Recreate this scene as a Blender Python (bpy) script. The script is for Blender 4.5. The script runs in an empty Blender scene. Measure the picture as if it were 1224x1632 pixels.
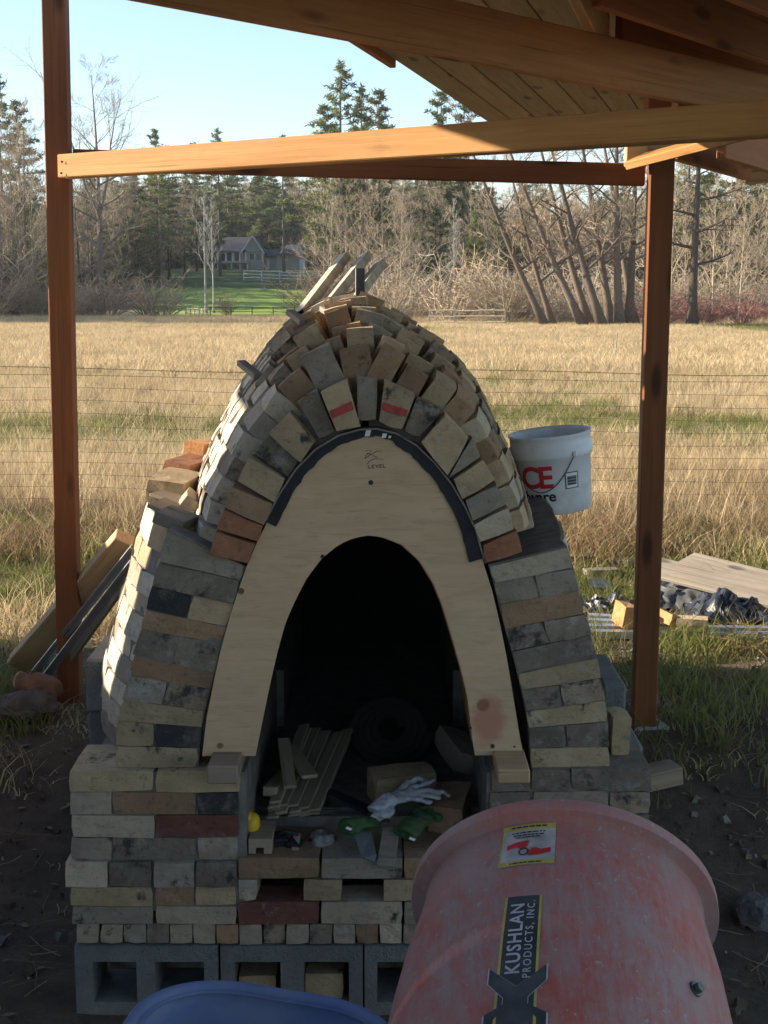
import bpy, bmesh, math, random
from math import sin, cos, pi, radians, exp, sqrt, atan2
from mathutils import Vector, Matrix, Euler, noise as mnoise
import numpy as np

scene = bpy.context.scene
COL = scene.collection
RNG = random.Random(11)

# ------------------------------------------------------------------ camera
F, W, HH = 2100.0, 1224.0, 1632.0
CAMZ, HOR = 1.95, 480.0
PITCH = math.atan((HH/2-HOR)/F)
cam_d = bpy.data.cameras.new('camera')
cam = bpy.data.objects.new('camera', cam_d); COL.objects.link(cam)
cam_d.sensor_fit = 'HORIZONTAL'; cam_d.sensor_width = 36; cam_d.lens = 36*F/W
cam_d.clip_start = 0.05; cam_d.clip_end = 3000
cam.location = (0, 0, CAMZ); cam.rotation_euler = (pi/2-PITCH, 0, 0)
scene.camera = cam

# ------------------------------------------------------------------ light
SUN_AZ = radians(-83.0)          # clockwise from +Y: low sun on the left, slightly behind the kiln
SUN_EL = radians(19.5)
world = bpy.data.worlds.new('World'); scene.world = world; world.use_nodes = True
wn = world.node_tree; wn.nodes.clear()
sky = wn.nodes.new('ShaderNodeTexSky'); sky.sky_type = 'NISHITA'; sky.sun_disc = False
sky.sun_elevation = SUN_EL; sky.sun_rotation = SUN_AZ
sky.air_density = 1.0; sky.dust_density = 0.6; sky.ozone_density = 1.4; sky.altitude = 600
bg = wn.nodes.new('ShaderNodeBackground'); bg.inputs['Strength'].default_value = 0.11
wo = wn.nodes.new('ShaderNodeOutputWorld')
wn.links.new(sky.outputs[0], bg.inputs[0]); wn.links.new(bg.outputs[0], wo.inputs[0])
sun_d = bpy.data.lights.new('sun', 'SUN'); sun_d.energy = 5.0; sun_d.angle = radians(0.53); sun_d.color = (1.0, 0.87, 0.70)
sun = bpy.data.objects.new('sun', sun_d); COL.objects.link(sun)
SDIR = Vector((sin(SUN_AZ)*cos(SUN_EL), cos(SUN_AZ)*cos(SUN_EL), sin(SUN_EL)))
sun.rotation_euler = (-SDIR).to_track_quat('-Z', 'Y').to_euler(); sun.location = SDIR*60
scene.view_settings.view_transform = 'Standard'; scene.view_settings.look = 'None'
scene.view_settings.exposure = 1.38; scene.view_settings.gamma = 1.0; scene.view_settings.use_curve_mapping = False
scene.cycles.max_bounces = 8; scene.cycles.diffuse_bounces = 4; scene.cycles.transparent_max_bounces = 8

# ------------------------------------------------------------------ helpers
FW = Vector((0, cos(PITCH), -sin(PITCH))); UP = Vector((0, sin(PITCH), cos(PITCH)))
def P(px, py, Y):
    "world point at depth Y that shows at pixel px,py of the 1224x1632 photograph"
    d = FW + Vector(((px-W/2)/F, 0, 0)) - UP*((py-HH/2)/F)
    return Vector((0, 0, CAMZ)) + d*(Y/d.y)
def PZ(px, py, z):
    d = FW + Vector(((px-W/2)/F, 0, 0)) - UP*((py-HH/2)/F)
    return Vector((0, 0, CAMZ)) + d*((z-CAMZ)/d.z)
def lerp(a, b, t): return a+(b-a)*t
def clamp(v, a=0., b=1.): return max(a, min(b, v))
def smooth(a, b, v):
    t = clamp((v-a)/(b-a)); return t*t*(3-2*t)
def nz(x, y=0., z=0.): return mnoise.noise(Vector((x, y, z)))

class MB:
    def __init__(s): s.v = []; s.f = []; s.m = []
    def add(s, vs, fs, mi=0):
        o = len(s.v); s.v += [tuple(v) for v in vs]; s.f += [tuple(i+o for i in f) for f in fs]; s.m += [mi]*len(fs)
    def hexa(s, q, mi=0):
        s.add(q, [(0,3,2,1),(4,5,6,7),(0,1,5,4),(1,2,6,5),(2,3,7,6),(3,0,4,7)], mi)
    def box(s, c, d, rot=None, mi=0):
        x, y, z = d[0]/2, d[1]/2, d[2]/2
        q = [Vector(p) for p in ((-x,-y,z),(x,-y,z),(x,-y,-z),(-x,-y,-z),(-x,y,z),(x,y,z),(x,y,-z),(-x,y,-z))]
        if rot is not None:
            R = rot if isinstance(rot, Matrix) else Euler(rot).to_matrix()
            q = [R @ p for p in q]
        s.hexa([p+Vector(c) for p in q], mi)
    def tube(s, pts, rad, n=6, mi=0, cap=True):
        pts = [Vector(p) for p in pts]
        if not hasattr(rad, '__len__'): rad = [rad]*len(pts)
        vs = []; fs = []
        ref = Vector((0.13, 0.21, 1)) if abs((pts[-1]-pts[0]).normalized().z) < .9 else Vector((1, 0.2, 0.1))
        for i, p in enumerate(pts):
            t = (pts[min(i+1, len(pts)-1)]-pts[max(i-1, 0)])
            if t.length < 1e-9: t = Vector((0,0,1))
            t.normalize(); a = t.cross(ref).normalized(); b = t.cross(a)
            for k in range(n):
                an = 2*pi*k/n; vs.append(p+(a*cos(an)+b*sin(an))*rad[i])
        for i in range(len(pts)-1):
            for k in range(n):
                k2 = (k+1) % n; fs.append((i*n+k, i*n+k2, (i+1)*n+k2, (i+1)*n+k))
        if cap:
            fs.append(tuple(range(n-1, -1, -1))); o = (len(pts)-1)*n; fs.append(tuple(o+k for k in range(n)))
        s.add(vs, fs, mi)
    def lathe(s, prof, n=32, M=Matrix.Identity(4), mi=0, capb=False, capt=False):
        vs = []; fs = []
        for r, z in prof:
            for k in range(n):
                a = 2*pi*k/n; vs.append(M @ Vector((r*cos(a), r*sin(a), z)))
        for i in range(len(prof)-1):
            for k in range(n):
                k2 = (k+1) % n; fs.append((i*n+k, i*n+k2, (i+1)*n+k2, (i+1)*n+k))
        if capb: fs.append(tuple(range(n-1, -1, -1)))
        if capt: fs.append(tuple((len(prof)-1)*n+k for k in range(n)))
        s.add(vs, fs, mi)
    def ell(s, c, r, nu=12, nv=8, rot=None, mi=0):
        R = Euler(rot).to_matrix() if rot else Matrix.Identity(3)
        vs = [Vector((0,0,r[2]))]
        for j in range(1, nv):
            th = pi*j/nv
            for k in range(nu): vs.append(Vector((r[0]*sin(th)*cos(2*pi*k/nu), r[1]*sin(th)*sin(2*pi*k/nu), r[2]*cos(th))))
        vs.append(Vector((0,0,-r[2]))); fs = []
        for k in range(nu): fs.append((0, 1+k, 1+(k+1) % nu))
        for j in range(nv-2):
            for k in range(nu):
                a = 1+j*nu; fs.append((a+k, a+nu+k, a+nu+(k+1) % nu, a+(k+1) % nu))
        a = 1+(nv-2)*nu
        for k in range(nu): fs.append((a+k, len(vs)-1, a+(k+1) % nu))
        s.add([R @ v + Vector(c) for v in vs], fs, mi)
    def prism(s, poly, a, b, mi=0):
        "poly: list of Vectors (planar); extruded from +a to +b (vectors)"
        n = len(poly); a = Vector(a); b = Vector(b)
        vs = [p+a for p in poly]+[p+b for p in poly]
        fs = [tuple(range(n)), tuple(range(2*n-1, n-1, -1))]+[(i, n+i, n+(i+1) % n, (i+1) % n) for i in range(n)]
        s.add(vs, fs, mi)
    def mesh(s, name, off=None, smooth_=False, recalc=False):
        me = bpy.data.meshes.new(name)
        v = np.array(s.v, dtype=float).reshape(-1, 3)
        if off is not None: v = v-np.array(off)[None]
        me.from_pydata(v.tolist(), [], s.f)
        if any(s.m): me.polygons.foreach_set('material_index', s.m)
        if recalc:
            bm = bmesh.new(); bm.from_mesh(me); bmesh.ops.recalc_face_normals(bm, faces=bm.faces); bm.to_mesh(me); bm.free()
        if smooth_: me.polygons.foreach_set('use_smooth', [True]*len(me.polygons))
        me.update(); return me

def bevel_mesh(me, w=.004, seg=1):
    bm = bmesh.new(); bm.from_mesh(me); bmesh.ops.recalc_face_normals(bm, faces=bm.faces)
    bmesh.ops.bevel(bm, geom=bm.edges[:], offset=w, segments=seg, affect='EDGES', clamp_overlap=True, profile=.6)
    bm.to_mesh(me); bm.free(); return me

def rough_mesh(me, amp=.0010, chip=.006):
    "a hand-made brick: edges out of true, corners knocked off"
    bm = bmesh.new(); bm.from_mesh(me); bmesh.ops.recalc_face_normals(bm, faces=bm.faces)
    key = lambda v: (round(v.co.x, 5), round(v.co.y, 5), round(v.co.z, 5)); cs = set(key(v) for v in bm.verts)
    c = sum((v.co for v in bm.verts), Vector())/len(bm.verts)
    bmesh.ops.subdivide_edges(bm, edges=bm.edges[:], cuts=1, use_grid_fill=True)
    for v in list(bm.verts):
        cn = key(v) in cs
        if cn: v.co += (c-v.co).normalized()*(.0015+(RNG.random()**3)*chip)
        v.co += Vector((RNG.gauss(0, amp), RNG.gauss(0, amp), RNG.gauss(0, amp)))*(1. if cn else .6)
    bm.to_mesh(me); bm.free(); return me
def setmats(me, mats):
    if not isinstance(mats, (list, tuple)): mats = [mats]
    for m in mats: me.materials.append(m)
def tag(o, label=None, cat=None, group=None, kind=None):
    if label: o['label'] = label
    if cat: o['category'] = cat
    if group: o['group'] = group
    if kind: o['kind'] = kind
    return o
def empty(name, loc, label=None, cat=None, group=None):
    o = bpy.data.objects.new(name, None); COL.objects.link(o); o.location = loc; o.empty_display_size = .1
    return tag(o, label, cat, group)
def wl(o):
    "world translation of an (unrotated) chain of parents"
    v = Vector((0,0,0))
    while o is not None: v = v+o.location; o = o.parent
    return v
def link(name, me, parent=None, loc=(0,0,0)):
    o = bpy.data.objects.new(name, me); COL.objects.link(o); o.parent = parent; o.location = loc; return o
def part(name, mb, mats, parent=None, smooth_=False, bevel=0, recalc=True, center=False):
    "mb is in world coordinates; child is placed relative to parent"
    base = wl(parent) if parent is not None else Vector((0,0,0))
    v = np.array(mb.v, dtype=float)
    c = Vector((v.min(0)+v.max(0))/2) if (center or parent is None) else base
    if parent is None and not center: c.z = float(v[:,2].min())
    me = mb.mesh(name, c, smooth_, recalc); setmats(me, mats)
    if name == 'brick': rough_mesh(me)
    elif bevel: bevel_mesh(me, bevel)
    return link(name, me, parent, c-base)
def single(name, mb, mats, label, cat, group=None, kind=None, **kw):
    return tag(part(name, mb, mats, None, **kw), label, cat, group, kind)
def copy_tree(o, parent=None):
    c = o.copy(); COL.objects.link(c); c.parent = parent
    for ch in list(o.children): copy_tree(ch, c)
    return c
def beam(name, p0, p1, w, h, mat, parent=None, roll=0., bevel=.004, up=Vector((0,0,1)), cutA=0., cutB=0.):
    "timber of section w x h from p0 to p1 (centre line); local x runs along the grain"
    p0 = Vector(p0); p1 = Vector(p1); d = p1-p0; L = d.length; x = d.normalized()
    y = up.cross(x).normalized(); z = x.cross(y)
    M = Matrix((x, y, z)).transposed().to_4x4()
    M = Matrix.Translation((p0+p1)/2) @ M @ Matrix.Rotation(roll, 4, 'X')
    mb = MB(); mb.box((0,0,0), (L, w, h))
    me = mb.mesh(name); setmats(me, mat)
    if bevel: bevel_mesh(me, bevel)
    o = bpy.data.objects.new(name, me); COL.objects.link(o); o.parent = parent
    base = wl(parent) if parent is not None else Vector((0,0,0))
    o.matrix_local = Matrix.Translation(-base) @ M
    return o
def remeshed(mb, voxel, mats, name, parent=None, smooth_iter=2, loc_base=False):
    "fuse overlapping solids into one continuous skin"
    v = np.array(mb.v, dtype=float); c = Vector((v.min(0)+v.max(0))/2)
    if parent is None: c.z = float(v[:,2].min())
    tmp = bpy.data.objects.new('tmp', mb.mesh('tmp', c, False, True)); COL.objects.link(tmp)
    md = tmp.modifiers.new('r', 'REMESH'); md.mode = 'VOXEL'; md.voxel_size = voxel
    if smooth_iter:
        sm = tmp.modifiers.new('s', 'SMOOTH'); sm.iterations = smooth_iter; sm.factor = .5
    dg = bpy.context.evaluated_depsgraph_get(); me = bpy.data.meshes.new_from_object(tmp.evaluated_get(dg))
    me.name = name
    bpy.data.objects.remove(tmp); me.materials.clear(); setmats(me, mats)
    me.polygons.foreach_set('use_smooth', [True]*len(me.polygons))
    base = wl(parent) if parent is not None else Vector((0,0,0))
    return link(name, me, parent, c-base)
def displace(me, amp, freq, seed=0., oct_=3):
    for v in me.vertices:
        p = v.co; n = 0; a = 1; f = freq
        for _ in range(oct_):
            n += a*nz(p.x*f+seed, p.y*f-seed, p.z*f+2*seed); a *= .5; f *= 2
        v.co += v.normal*(n*amp)
def text_mesh(txt, size, space=1.0, bold=0.0, res=3):
    cu = bpy.data.curves.new('t', 'FONT'); cu.body = txt; cu.size = size; cu.align_x = 'CENTER'; cu.align_y = 'CENTER'
    cu.space_character = space; cu.offset = bold; cu.resolution_u = res
    o = bpy.data.objects.new('t', cu); COL.objects.link(o)
    dg = bpy.context.evaluated_depsgraph_get(); me = bpy.data.meshes.new_from_object(o.evaluated_get(dg))
    bpy.data.objects.remove(o)
    bm = bmesh.new(); bm.from_mesh(me); bmesh.ops.remove_doubles(bm, verts=bm.verts, dist=1e-5); bmesh.ops.triangulate(bm, faces=bm.faces[:])
    for _ in range(3):
        le = [e for e in bm.edges if e.calc_length() > size*.16]
        if le: bmesh.ops.subdivide_edges(bm, edges=le, cuts=1); bmesh.ops.triangulate(bm, faces=bm.faces[:])
    bm.verts.index_update(); vs = [tuple(v.co) for v in bm.verts]; fs = [tuple(v.index for v in f.verts) for f in bm.faces]; bm.free()
    bpy.data.meshes.remove(me); return vs, fs

# ------------------------------------------------------------------ materials
class NT:
    def __init__(s, name):
        s.m = bpy.data.materials.new(name); s.m.use_nodes = True; s.t = s.m.node_tree; s.t.nodes.clear()
        s.out = s.n('ShaderNodeOutputMaterial'); s.b = s.n('ShaderNodeBsdfPrincipled')
        s.l(s.b.outputs[0], s.out.inputs[0])
        s.b.inputs['Specular IOR Level'].default_value = .3
    def n(s, t, **kw):
        nd = s.t.nodes.new(t)
        for k, v in kw.items(): setattr(nd, k, v)
        return nd
    def l(s, a, b): s.t.links.new(a, b)
    def coord(s, kind='Object', scale=(1,1,1), rnd=0.):
        if kind == 'World': src = s.n('ShaderNodeNewGeometry').outputs['Position']
        else: src = s.n('ShaderNodeTexCoord').outputs[kind]
        mp = s.n('ShaderNodeMapping'); mp.inputs['Scale'].default_value = scale
        if rnd:
            oi = s.n('ShaderNodeObjectInfo'); mu = s.n('ShaderNodeMath', operation='MULTIPLY'); mu.inputs[1].default_value = rnd
            s.l(oi.outputs['Random'], mu.inputs[0])
            cb = s.n('ShaderNodeCombineXYZ')
            for i in range(3): s.l(mu.outputs[0], cb.inputs[i])
            s.l(cb.outputs[0], mp.inputs['Location'])
        s.l(src, mp.inputs['Vector']); return mp.outputs[0]
    def noise(s, vec, scale, detail=4, rough=.55, dist=0.):
        nd = s.n('ShaderNodeTexNoise'); nd.inputs['Scale'].default_value = scale; nd.inputs['Detail'].default_value = detail
        nd.inputs['Roughness'].default_value = rough; nd.inputs['Distortion'].default_value = dist
        s.l(vec, nd.inputs['Vector']); return nd.outputs['Fac']
    def ramp(s, fac, stops):
        nd = s.n('ShaderNodeValToRGB'); e = nd.color_ramp.elements
        while len(e) < len(stops): e.new(.5)
        for i, (p, c) in enumerate(stops):
            e[i].position = p; e[i].color = (*c, 1) if hasattr(c, '__len__') else (c, c, c, 1)
        s.l(fac, nd.inputs[0]); return nd.outputs[0]
    def mix(s, fac, a, b, mode='MIX'):
        nd = s.n('ShaderNodeMix', data_type='RGBA', blend_type=mode)
        for i, v in ((0, fac), (6, a), (7, b)):
            sock = nd.inputs[i]
            if hasattr(v, 'is_linked'): s.l(v, sock)
            elif hasattr(v, '__len__'): sock.default_value = (*v, 1)
            elif i == 0: sock.default_value = v
            else: sock.default_value = (v, v, v, 1)
        return nd.outputs[2]
    def math(s, op, a, b=0.):
        nd = s.n('ShaderNodeMath', operation=op)
        for i, v in enumerate((a, b)):
            if hasattr(v, 'is_linked'): s.l(v, nd.inputs[i])
            else: nd.inputs[i].default_value = v
        return nd.outputs[0]
    def bump(s, h, strength=.3, dist=.01):
        nd = s.n('ShaderNodeBump'); nd.inputs['Strength'].default_value = strength; nd.inputs['Distance'].default_value = dist
        s.l(h, nd.inputs['Height']); s.l(nd.outputs[0], s.b.inputs['Normal'])
    def rand(s): return s.n('ShaderNodeObjectInfo').outputs['Random']
    def col(s, c):
        if hasattr(c, 'is_linked'): s.l(c, s.b.inputs['Base Color'])
        else: s.b.inputs['Base Color'].default_value = (*c, 1)
    def set(s, **kw):
        for k, v in kw.items(): s.b.inputs[k].default_value = v
        return s.m
def vary(t, c, amt=.25):
    "object-to-object brightness variation"
    r = t.math('ADD', t.math('MULTIPLY', t.rand(), 2*amt), 1-amt)
    cb = t.n('ShaderNodeCombineXYZ')
    for i in range(3): t.l(r, cb.inputs[i])
    return t.mix(1., c, cb.outputs[0], 'MULTIPLY')

def m_brick(name, c1, c2, soot_shade=.0, ash=.0, var=.18):
    wm_ = lambda c: (min(c[0]*1.12, .7), c[1]*1.04, c[2]*.93)
    c1, c2 = wm_(c1), wm_(c2)
    t = NT(name); v = t.coord('Object', rnd=60.)
    n1 = t.noise(v, 9, 5, .6); n2 = t.noise(v, 55, 3, .6)
    c = t.ramp(n1, [(.35, c1), (.65, c2)])
    c = t.mix(t.ramp(n2, [(.56, 0.), (.70, .45)]), c, tuple(x*.45 for x in c1))
    n3 = t.noise(t.coord('Object', rnd=31.), 16, 6, .75, .15)
    if ash: c = t.mix(t.ramp(n3, [(.62-.3*ash, 0.), (.74-.22*ash, .6)]), c, (.40, .375, .335))
    if soot_shade:
        n4 = t.noise(t.coord('Object', rnd=17.), 9, 6, .72, .1)
        c = t.mix(t.ramp(n4, [(.66-.3*soot_shade, 0.), (.72-.24*soot_shade, .9)]), c, (.035, .034, .036))
    sm = t.noise(t.coord('Object', (1., 1., 3.), rnd=77.), 9, 7, .8, .2)
    c = t.mix(t.ramp(sm, [(.54, 0.), (.64, .38)]), c, (.20,.185,.165))
    c = t.mix(t.ramp(t.noise(t.coord('Object', rnd=5.), 140, 2, .6), [(.68, 0.), (.78, .6)]), c, (.07,.062,.055))
    t.col(vary(t, c, var)); t.set(Roughness=.94)
    t.bump(t.math('ADD', t.math('ADD', t.noise(v, 110, 4, .75), t.math('MULTIPLY', n1, 1.8)), t.math('MULTIPLY', sm, 1.4)), .8, .006); return t.m
def m_wood(name, c1, c2, knots=True, rough=.75, grain=28., var=.12, wear=0.):
    t = NT(name); v = t.coord('Object', (1.1, grain, grain), rnd=23.)
    n1 = t.noise(v, 1.6, 5, .6, .6); v2 = t.coord('Object', (.5, 3, 3), rnd=9.)
    c = t.ramp(n1, [(.30, c1), (.68, c2)])
    c = t.mix(t.ramp(t.noise(v2, 2.2, 3, .5), [(.35, .0), (.75, .5)]), c, tuple(x*.72 for x in c1))
    if knots:
        vo = t.n('ShaderNodeTexVoronoi'); vo.inputs['Scale'].default_value = 1.0
        t.l(t.coord('Object', (2.0, 7, 7), rnd=41.), vo.inputs['Vector'])
        c = t.mix(t.ramp(vo.outputs['Distance'], [(.10, .85), (.20, 0.)]), c, tuple(x*.28 for x in c1))
    if wear:
        c = t.mix(t.ramp(t.noise(t.coord('Object', (2, 9, 9)), 2.5, 5, .7), [(.45, 0.), (.75, wear)]), c, (.33, .31, .28))
    ck = t.noise(t.coord('Object', (.9, 70, 70), rnd=3.), 1.3, 3, .55, .3); c = t.mix(t.ramp(ck, [(.63, 0.), (.68, .55)]), c, tuple(x*.3 for x in c1))
    st = t.noise(t.coord('Object', (2.5, 5, 5), rnd=51.), 2.2, 6, .75, .2); c = t.mix(t.ramp(st, [(.55, 0.), (.75, .4)]), c, tuple(x*.55 for x in c1))
    t.col(vary(t, c, var)); t.set(Roughness=rough); t.bump(t.math('SUBTRACT', n1, ck), .35, .004); return t.m
def m_plain(name, c, rough=.6, metal=0., nscale=14., amt=.25, bump=.1, dirt=None, dirt_amt=.6, spec=.3):
    t = NT(name); v = t.coord('Object', rnd=7.)
    n = t.noise(v, nscale, 5, .6)
    cc = t.ramp(n, [(.3, tuple(x*(1-amt) for x in c)), (.7, tuple(min(1, x*(1+amt*.6)) for x in c))])
    if dirt: cc = t.mix(t.ramp(t.noise(v, nscale*.45, 6, .7, .4), [(.45, 0.), (.7, dirt_amt)]), cc, dirt)
    t.col(cc); t.set(Roughness=rough, Metallic=metal); t.b.inputs['Specular IOR Level'].default_value = spec
    if bump: t.bump(t.noise(v, nscale*5, 3, .6), bump, .004)
    return t.m
def m_leaf(name, c1, c2, trans=.35, scale=.35, rough=.7, var=.2, kind='World'):
    t = NT(name); n = t.noise(t.coord(kind), scale, 3, .6)
    c = t.ramp(n, [(.32, c1), (.68, c2)]); c = vary(t, c, var); t.col(c); t.set(Roughness=rough)
    tr = t.n('ShaderNodeBsdfTranslucent'); t.l(c, tr.inputs[0]); mx = t.n('ShaderNodeMixShader'); mx.inputs[0].default_value = trans
    t.l(t.b.outputs[0], mx.inputs[1]); t.l(tr.outputs[0], mx.inputs[2]); t.l(mx.outputs[0], t.out.inputs[0]); return t.m

B = {
 'tan':    m_brick('brick_tan', (.36,.275,.18), (.46,.365,.25), .12, .15),
 'pale':   m_brick('brick_pale', (.40,.345,.265), (.49,.43,.34), .10, .3),
 'yellow': m_brick('brick_yellow', (.335,.265,.165), (.43,.355,.24), .22, .12),
 'grey':   m_brick('brick_grey', (.25,.22,.18), (.35,.31,.26), .22, .3),
 'dark':   m_brick('brick_dark', (.155,.135,.112), (.235,.207,.172), .35, .3),
 'black':  m_brick('brick_sooty', (.10,.095,.09), (.2,.185,.17), 1.0, .0),
 'brown':  m_brick('brick_brown', (.25,.165,.105), (.34,.23,.15), .16, .1),
 'red':    m_brick('brick_red', (.27,.115,.065), (.34,.17,.10), .10, .12),
 'maroon': m_brick('brick_maroon', (.15,.06,.05), (.21,.09,.075), .2, .1),
 'mix':    m_brick('brick_mottled', (.23,.18,.13), (.35,.29,.23), .55, .35),
 'white':  m_brick('brick_limewash_skylit', (.50,.445,.37), (.64,.58,.49), .20, .45),  # limewash, whitened more so left-side sky light sits in the colour
 'orange': m_brick('brick_orange', (.40,.20,.085), (.50,.28,.13), .08, .05),
}
M_mortar = m_plain('mortar', (.20,.182,.155), .95, nscale=20, amt=.4, bump=.5)
def m_conc(name, c):
    t = NT(name); v = t.coord('Object', rnd=20.); n = t.noise(v, 7, 8, .75)
    cc = t.ramp(n, [(.3, tuple(x*.68 for x in c)), (.7, tuple(x*1.18 for x in c))]); g = t.noise(v, 150, 3, .7)
    cc = t.mix(t.ramp(g, [(.60, 0.), (.70, .75)]), cc, tuple(x*.3 for x in c)); cc = t.mix(t.ramp(t.noise(v, 4, 7, .8), [(.55, 0.), (.68, .5)]), cc, (.30,.28,.25))
    t.col(vary(t, cc, .12)); t.set(Roughness=.97); t.bump(t.math('ADD', g, t.math('MULTIPLY', t.noise(v, 60, 4, .8), 1.2)), 1., .008); return t.m
M_block = m_conc('concrete_block', (.215,.215,.21))
M_concrete = m_plain('concrete', (.33,.32,.30), .95, nscale=7, amt=.3, bump=.5)
M_fir = m_wood('fir_timber', (.40,.185,.068), (.52,.275,.115))
M_post = m_wood('dark_fir_post', (.17,.058,.020), (.24,.088,.031))
M_beam = m_wood('orange_fir', (.36,.17,.050), (.46,.245,.082))
M_brown = m_wood('brown_fir_beam', (.30,.135,.050), (.40,.20,.085))
M_fir2 = m_wood('pale_fir', (.47,.30,.155), (.60,.41,.235))
M_deck = m_wood('deck_board', (.27,.185,.115), (.37,.27,.18), wear=.3, grain=18)
M_joist = m_wood('red_joist', (.32,.12,.05), (.42,.18,.075))
M_grey = m_wood('weathered_board', (.20,.165,.125), (.31,.265,.205), wear=.4)
M_lath = m_wood('lath_wood', (.32,.25,.17), (.43,.345,.245), knots=False)
M_rock2 = m_plain('grey_rock', (.13,.12,.115), .9, nscale=9, amt=.4, bump=.6)
M_inner_dark = m_plain('soot_shade', (.025,.023,.022), .95, nscale=8, amt=.4, bump=.5)  # near-black; on the back wall it stands in for inner shade
M_black = m_plain('black_rubber', (.022,.022,.026), .6, nscale=20, amt=.4, bump=.3)
M_steel = m_plain('galvanised_steel', (.62,.63,.64), .38, .85, nscale=8, amt=.2, bump=.05)
M_darksteel = m_plain('dark_steel', (.10,.10,.10), .5, .6, nscale=16, amt=.4, bump=.1)
M_rust = m_plain('rusty_wire', (.16,.12,.09), .8, .3, nscale=30, amt=.4, bump=0)
M_white = m_plain('white_paint', (.74,.74,.72), .6, nscale=3, amt=.08, bump=0)
M_pencil = m_plain('pencil_mark', (.06,.045,.035), .9, bump=0)
M_redmark = m_plain('red_crayon', (.42,.07,.06), .9, nscale=60, amt=.4, bump=0)
M_ink = m_plain('black_ink', (.02,.02,.03), .6, bump=0)
M_redink = m_plain('red_ink', (.55,.03,.035), .5, nscale=20, amt=.15, bump=0)

def m_ply():
    t = NT('plywood'); v = t.coord('World', (2.2, 1, 9)); n = t.noise(v, 2.3, 5, .6, 1.4)
    c = t.ramp(n, [(.3, (.52,.355,.205)), (.7, (.62,.435,.265))])
    c = t.mix(t.ramp(t.noise(t.coord('World', (1.3,1,5)), 1.6, 4, .6, .8), [(.5, 0.), (.8, .35)]), c, (.42,.27,.16))
    def spot(px, py, rx, rz, inner, outer, colr, cc, amt=.85):
        k = P(px, py, 3.62); s = t.n('ShaderNodeMapping'); s.inputs['Location'].default_value = (-k.x/rx, 0, -k.z/rz)
        s.inputs['Scale'].default_value = (1/rx, 0, 1/rz); t.l(t.n('ShaderNodeNewGeometry').outputs['Position'], s.inputs['Vector'])
        vm = t.n('ShaderNodeVectorMath', operation='LENGTH'); t.l(s.outputs[0], vm.inputs[0])
        d = t.math('ADD', vm.outputs['Value'], t.math('MULTIPLY', t.math('SUBTRACT', t.noise(t.coord('World'), 22, 4, .6), .5), .9))
        return t.mix(t.ramp(d, [(inner, amt), (outer, 0.)]), cc, colr)
    c = spot(778, 1148, .056, .085, .55, 1.0, (.48,.20,.13), c, .8)
    c = spot(770, 1124, .020, .022, .7, 1.0, (.26,.09,.05), c, .8)
    c = spot(384, 942, .010, .010, .7, 1.1, (.10,.03,.015), c)
    c = spot(351, 1188, .010, .009, .7, 1.1, (.13,.07,.03), c)
    c = t.mix(t.ramp(t.noise(t.coord('World', (3, 1, 34)), 3.0, 6, .7, .9), [(.54, 0.), (.68, .45)]), c, (.36,.22,.11))
    c = t.mix(t.ramp(t.noise(t.coord('World'), 9, 7, .75), [(.60, 0.), (.75, .4)]), c, (.30,.24,.18))
    t.col(c); t.set(Roughness=.85); t.bump(n, .2, .002); return t.m
M_ply = m_ply()

# ------------------------------------------------------------------ ground
def gz(x, y):
    z = -.13 + .27*smooth(4.3, 5.6, y + .25*nz(x*.8, y*.8)) + .03*smooth(-1.1, -1.5, x)*smooth(5, 3, y)
    if y < 12: z += .022*nz(x*2.1, y*2.1, 3)*smooth(-.1, .5, max(abs(x)-1.0, 3.3-y, y-5.9)) + .014*nz(x*7, y*7, 5)
    z += .05*smooth(12, 30, y)*nz(x*.12, y*.12, 8)
    z += 7.4*smooth(138, 250, y) + 9*smooth(240, 420, y)
    if y > 138: z += 1.0*smooth(138, 200, y)*nz(x*.02, y*.02, 1)
    return z
def axis(lo, hi, fine_lo, fine_hi, step, grow=1.13):
    a = list(np.arange(fine_lo, fine_hi+1e-6, step)); s = step
    while a[-1] < hi: s = min(s*grow, 60); a.append(min(a[-1]+s, hi))
    s = step; b = []
    x = fine_lo
    while x > lo: s = min(s*grow, 60); x = max(x-s, lo); b.append(x)
    return b[::-1]+a
xs = axis(-900, 900, -3.2, 3.2, .06); ys = axis(-500, 1500, 2.4, 10.5, .06, 1.09)
gv = [(x, y, gz(x, y)) for y in ys for x in xs]; nx_ = len(xs)
gf = [(j*nx_+i, j*nx_+i+1, (j+1)*nx_+i+1, (j+1)*nx_+i) for j in range(len(ys)-1) for i in range(nx_-1)]
gm = bpy.data.meshes.new('ground'); gm.from_pydata(gv, [], gf); gm.polygons.foreach_set('use_smooth', [True]*len(gf))
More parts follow.
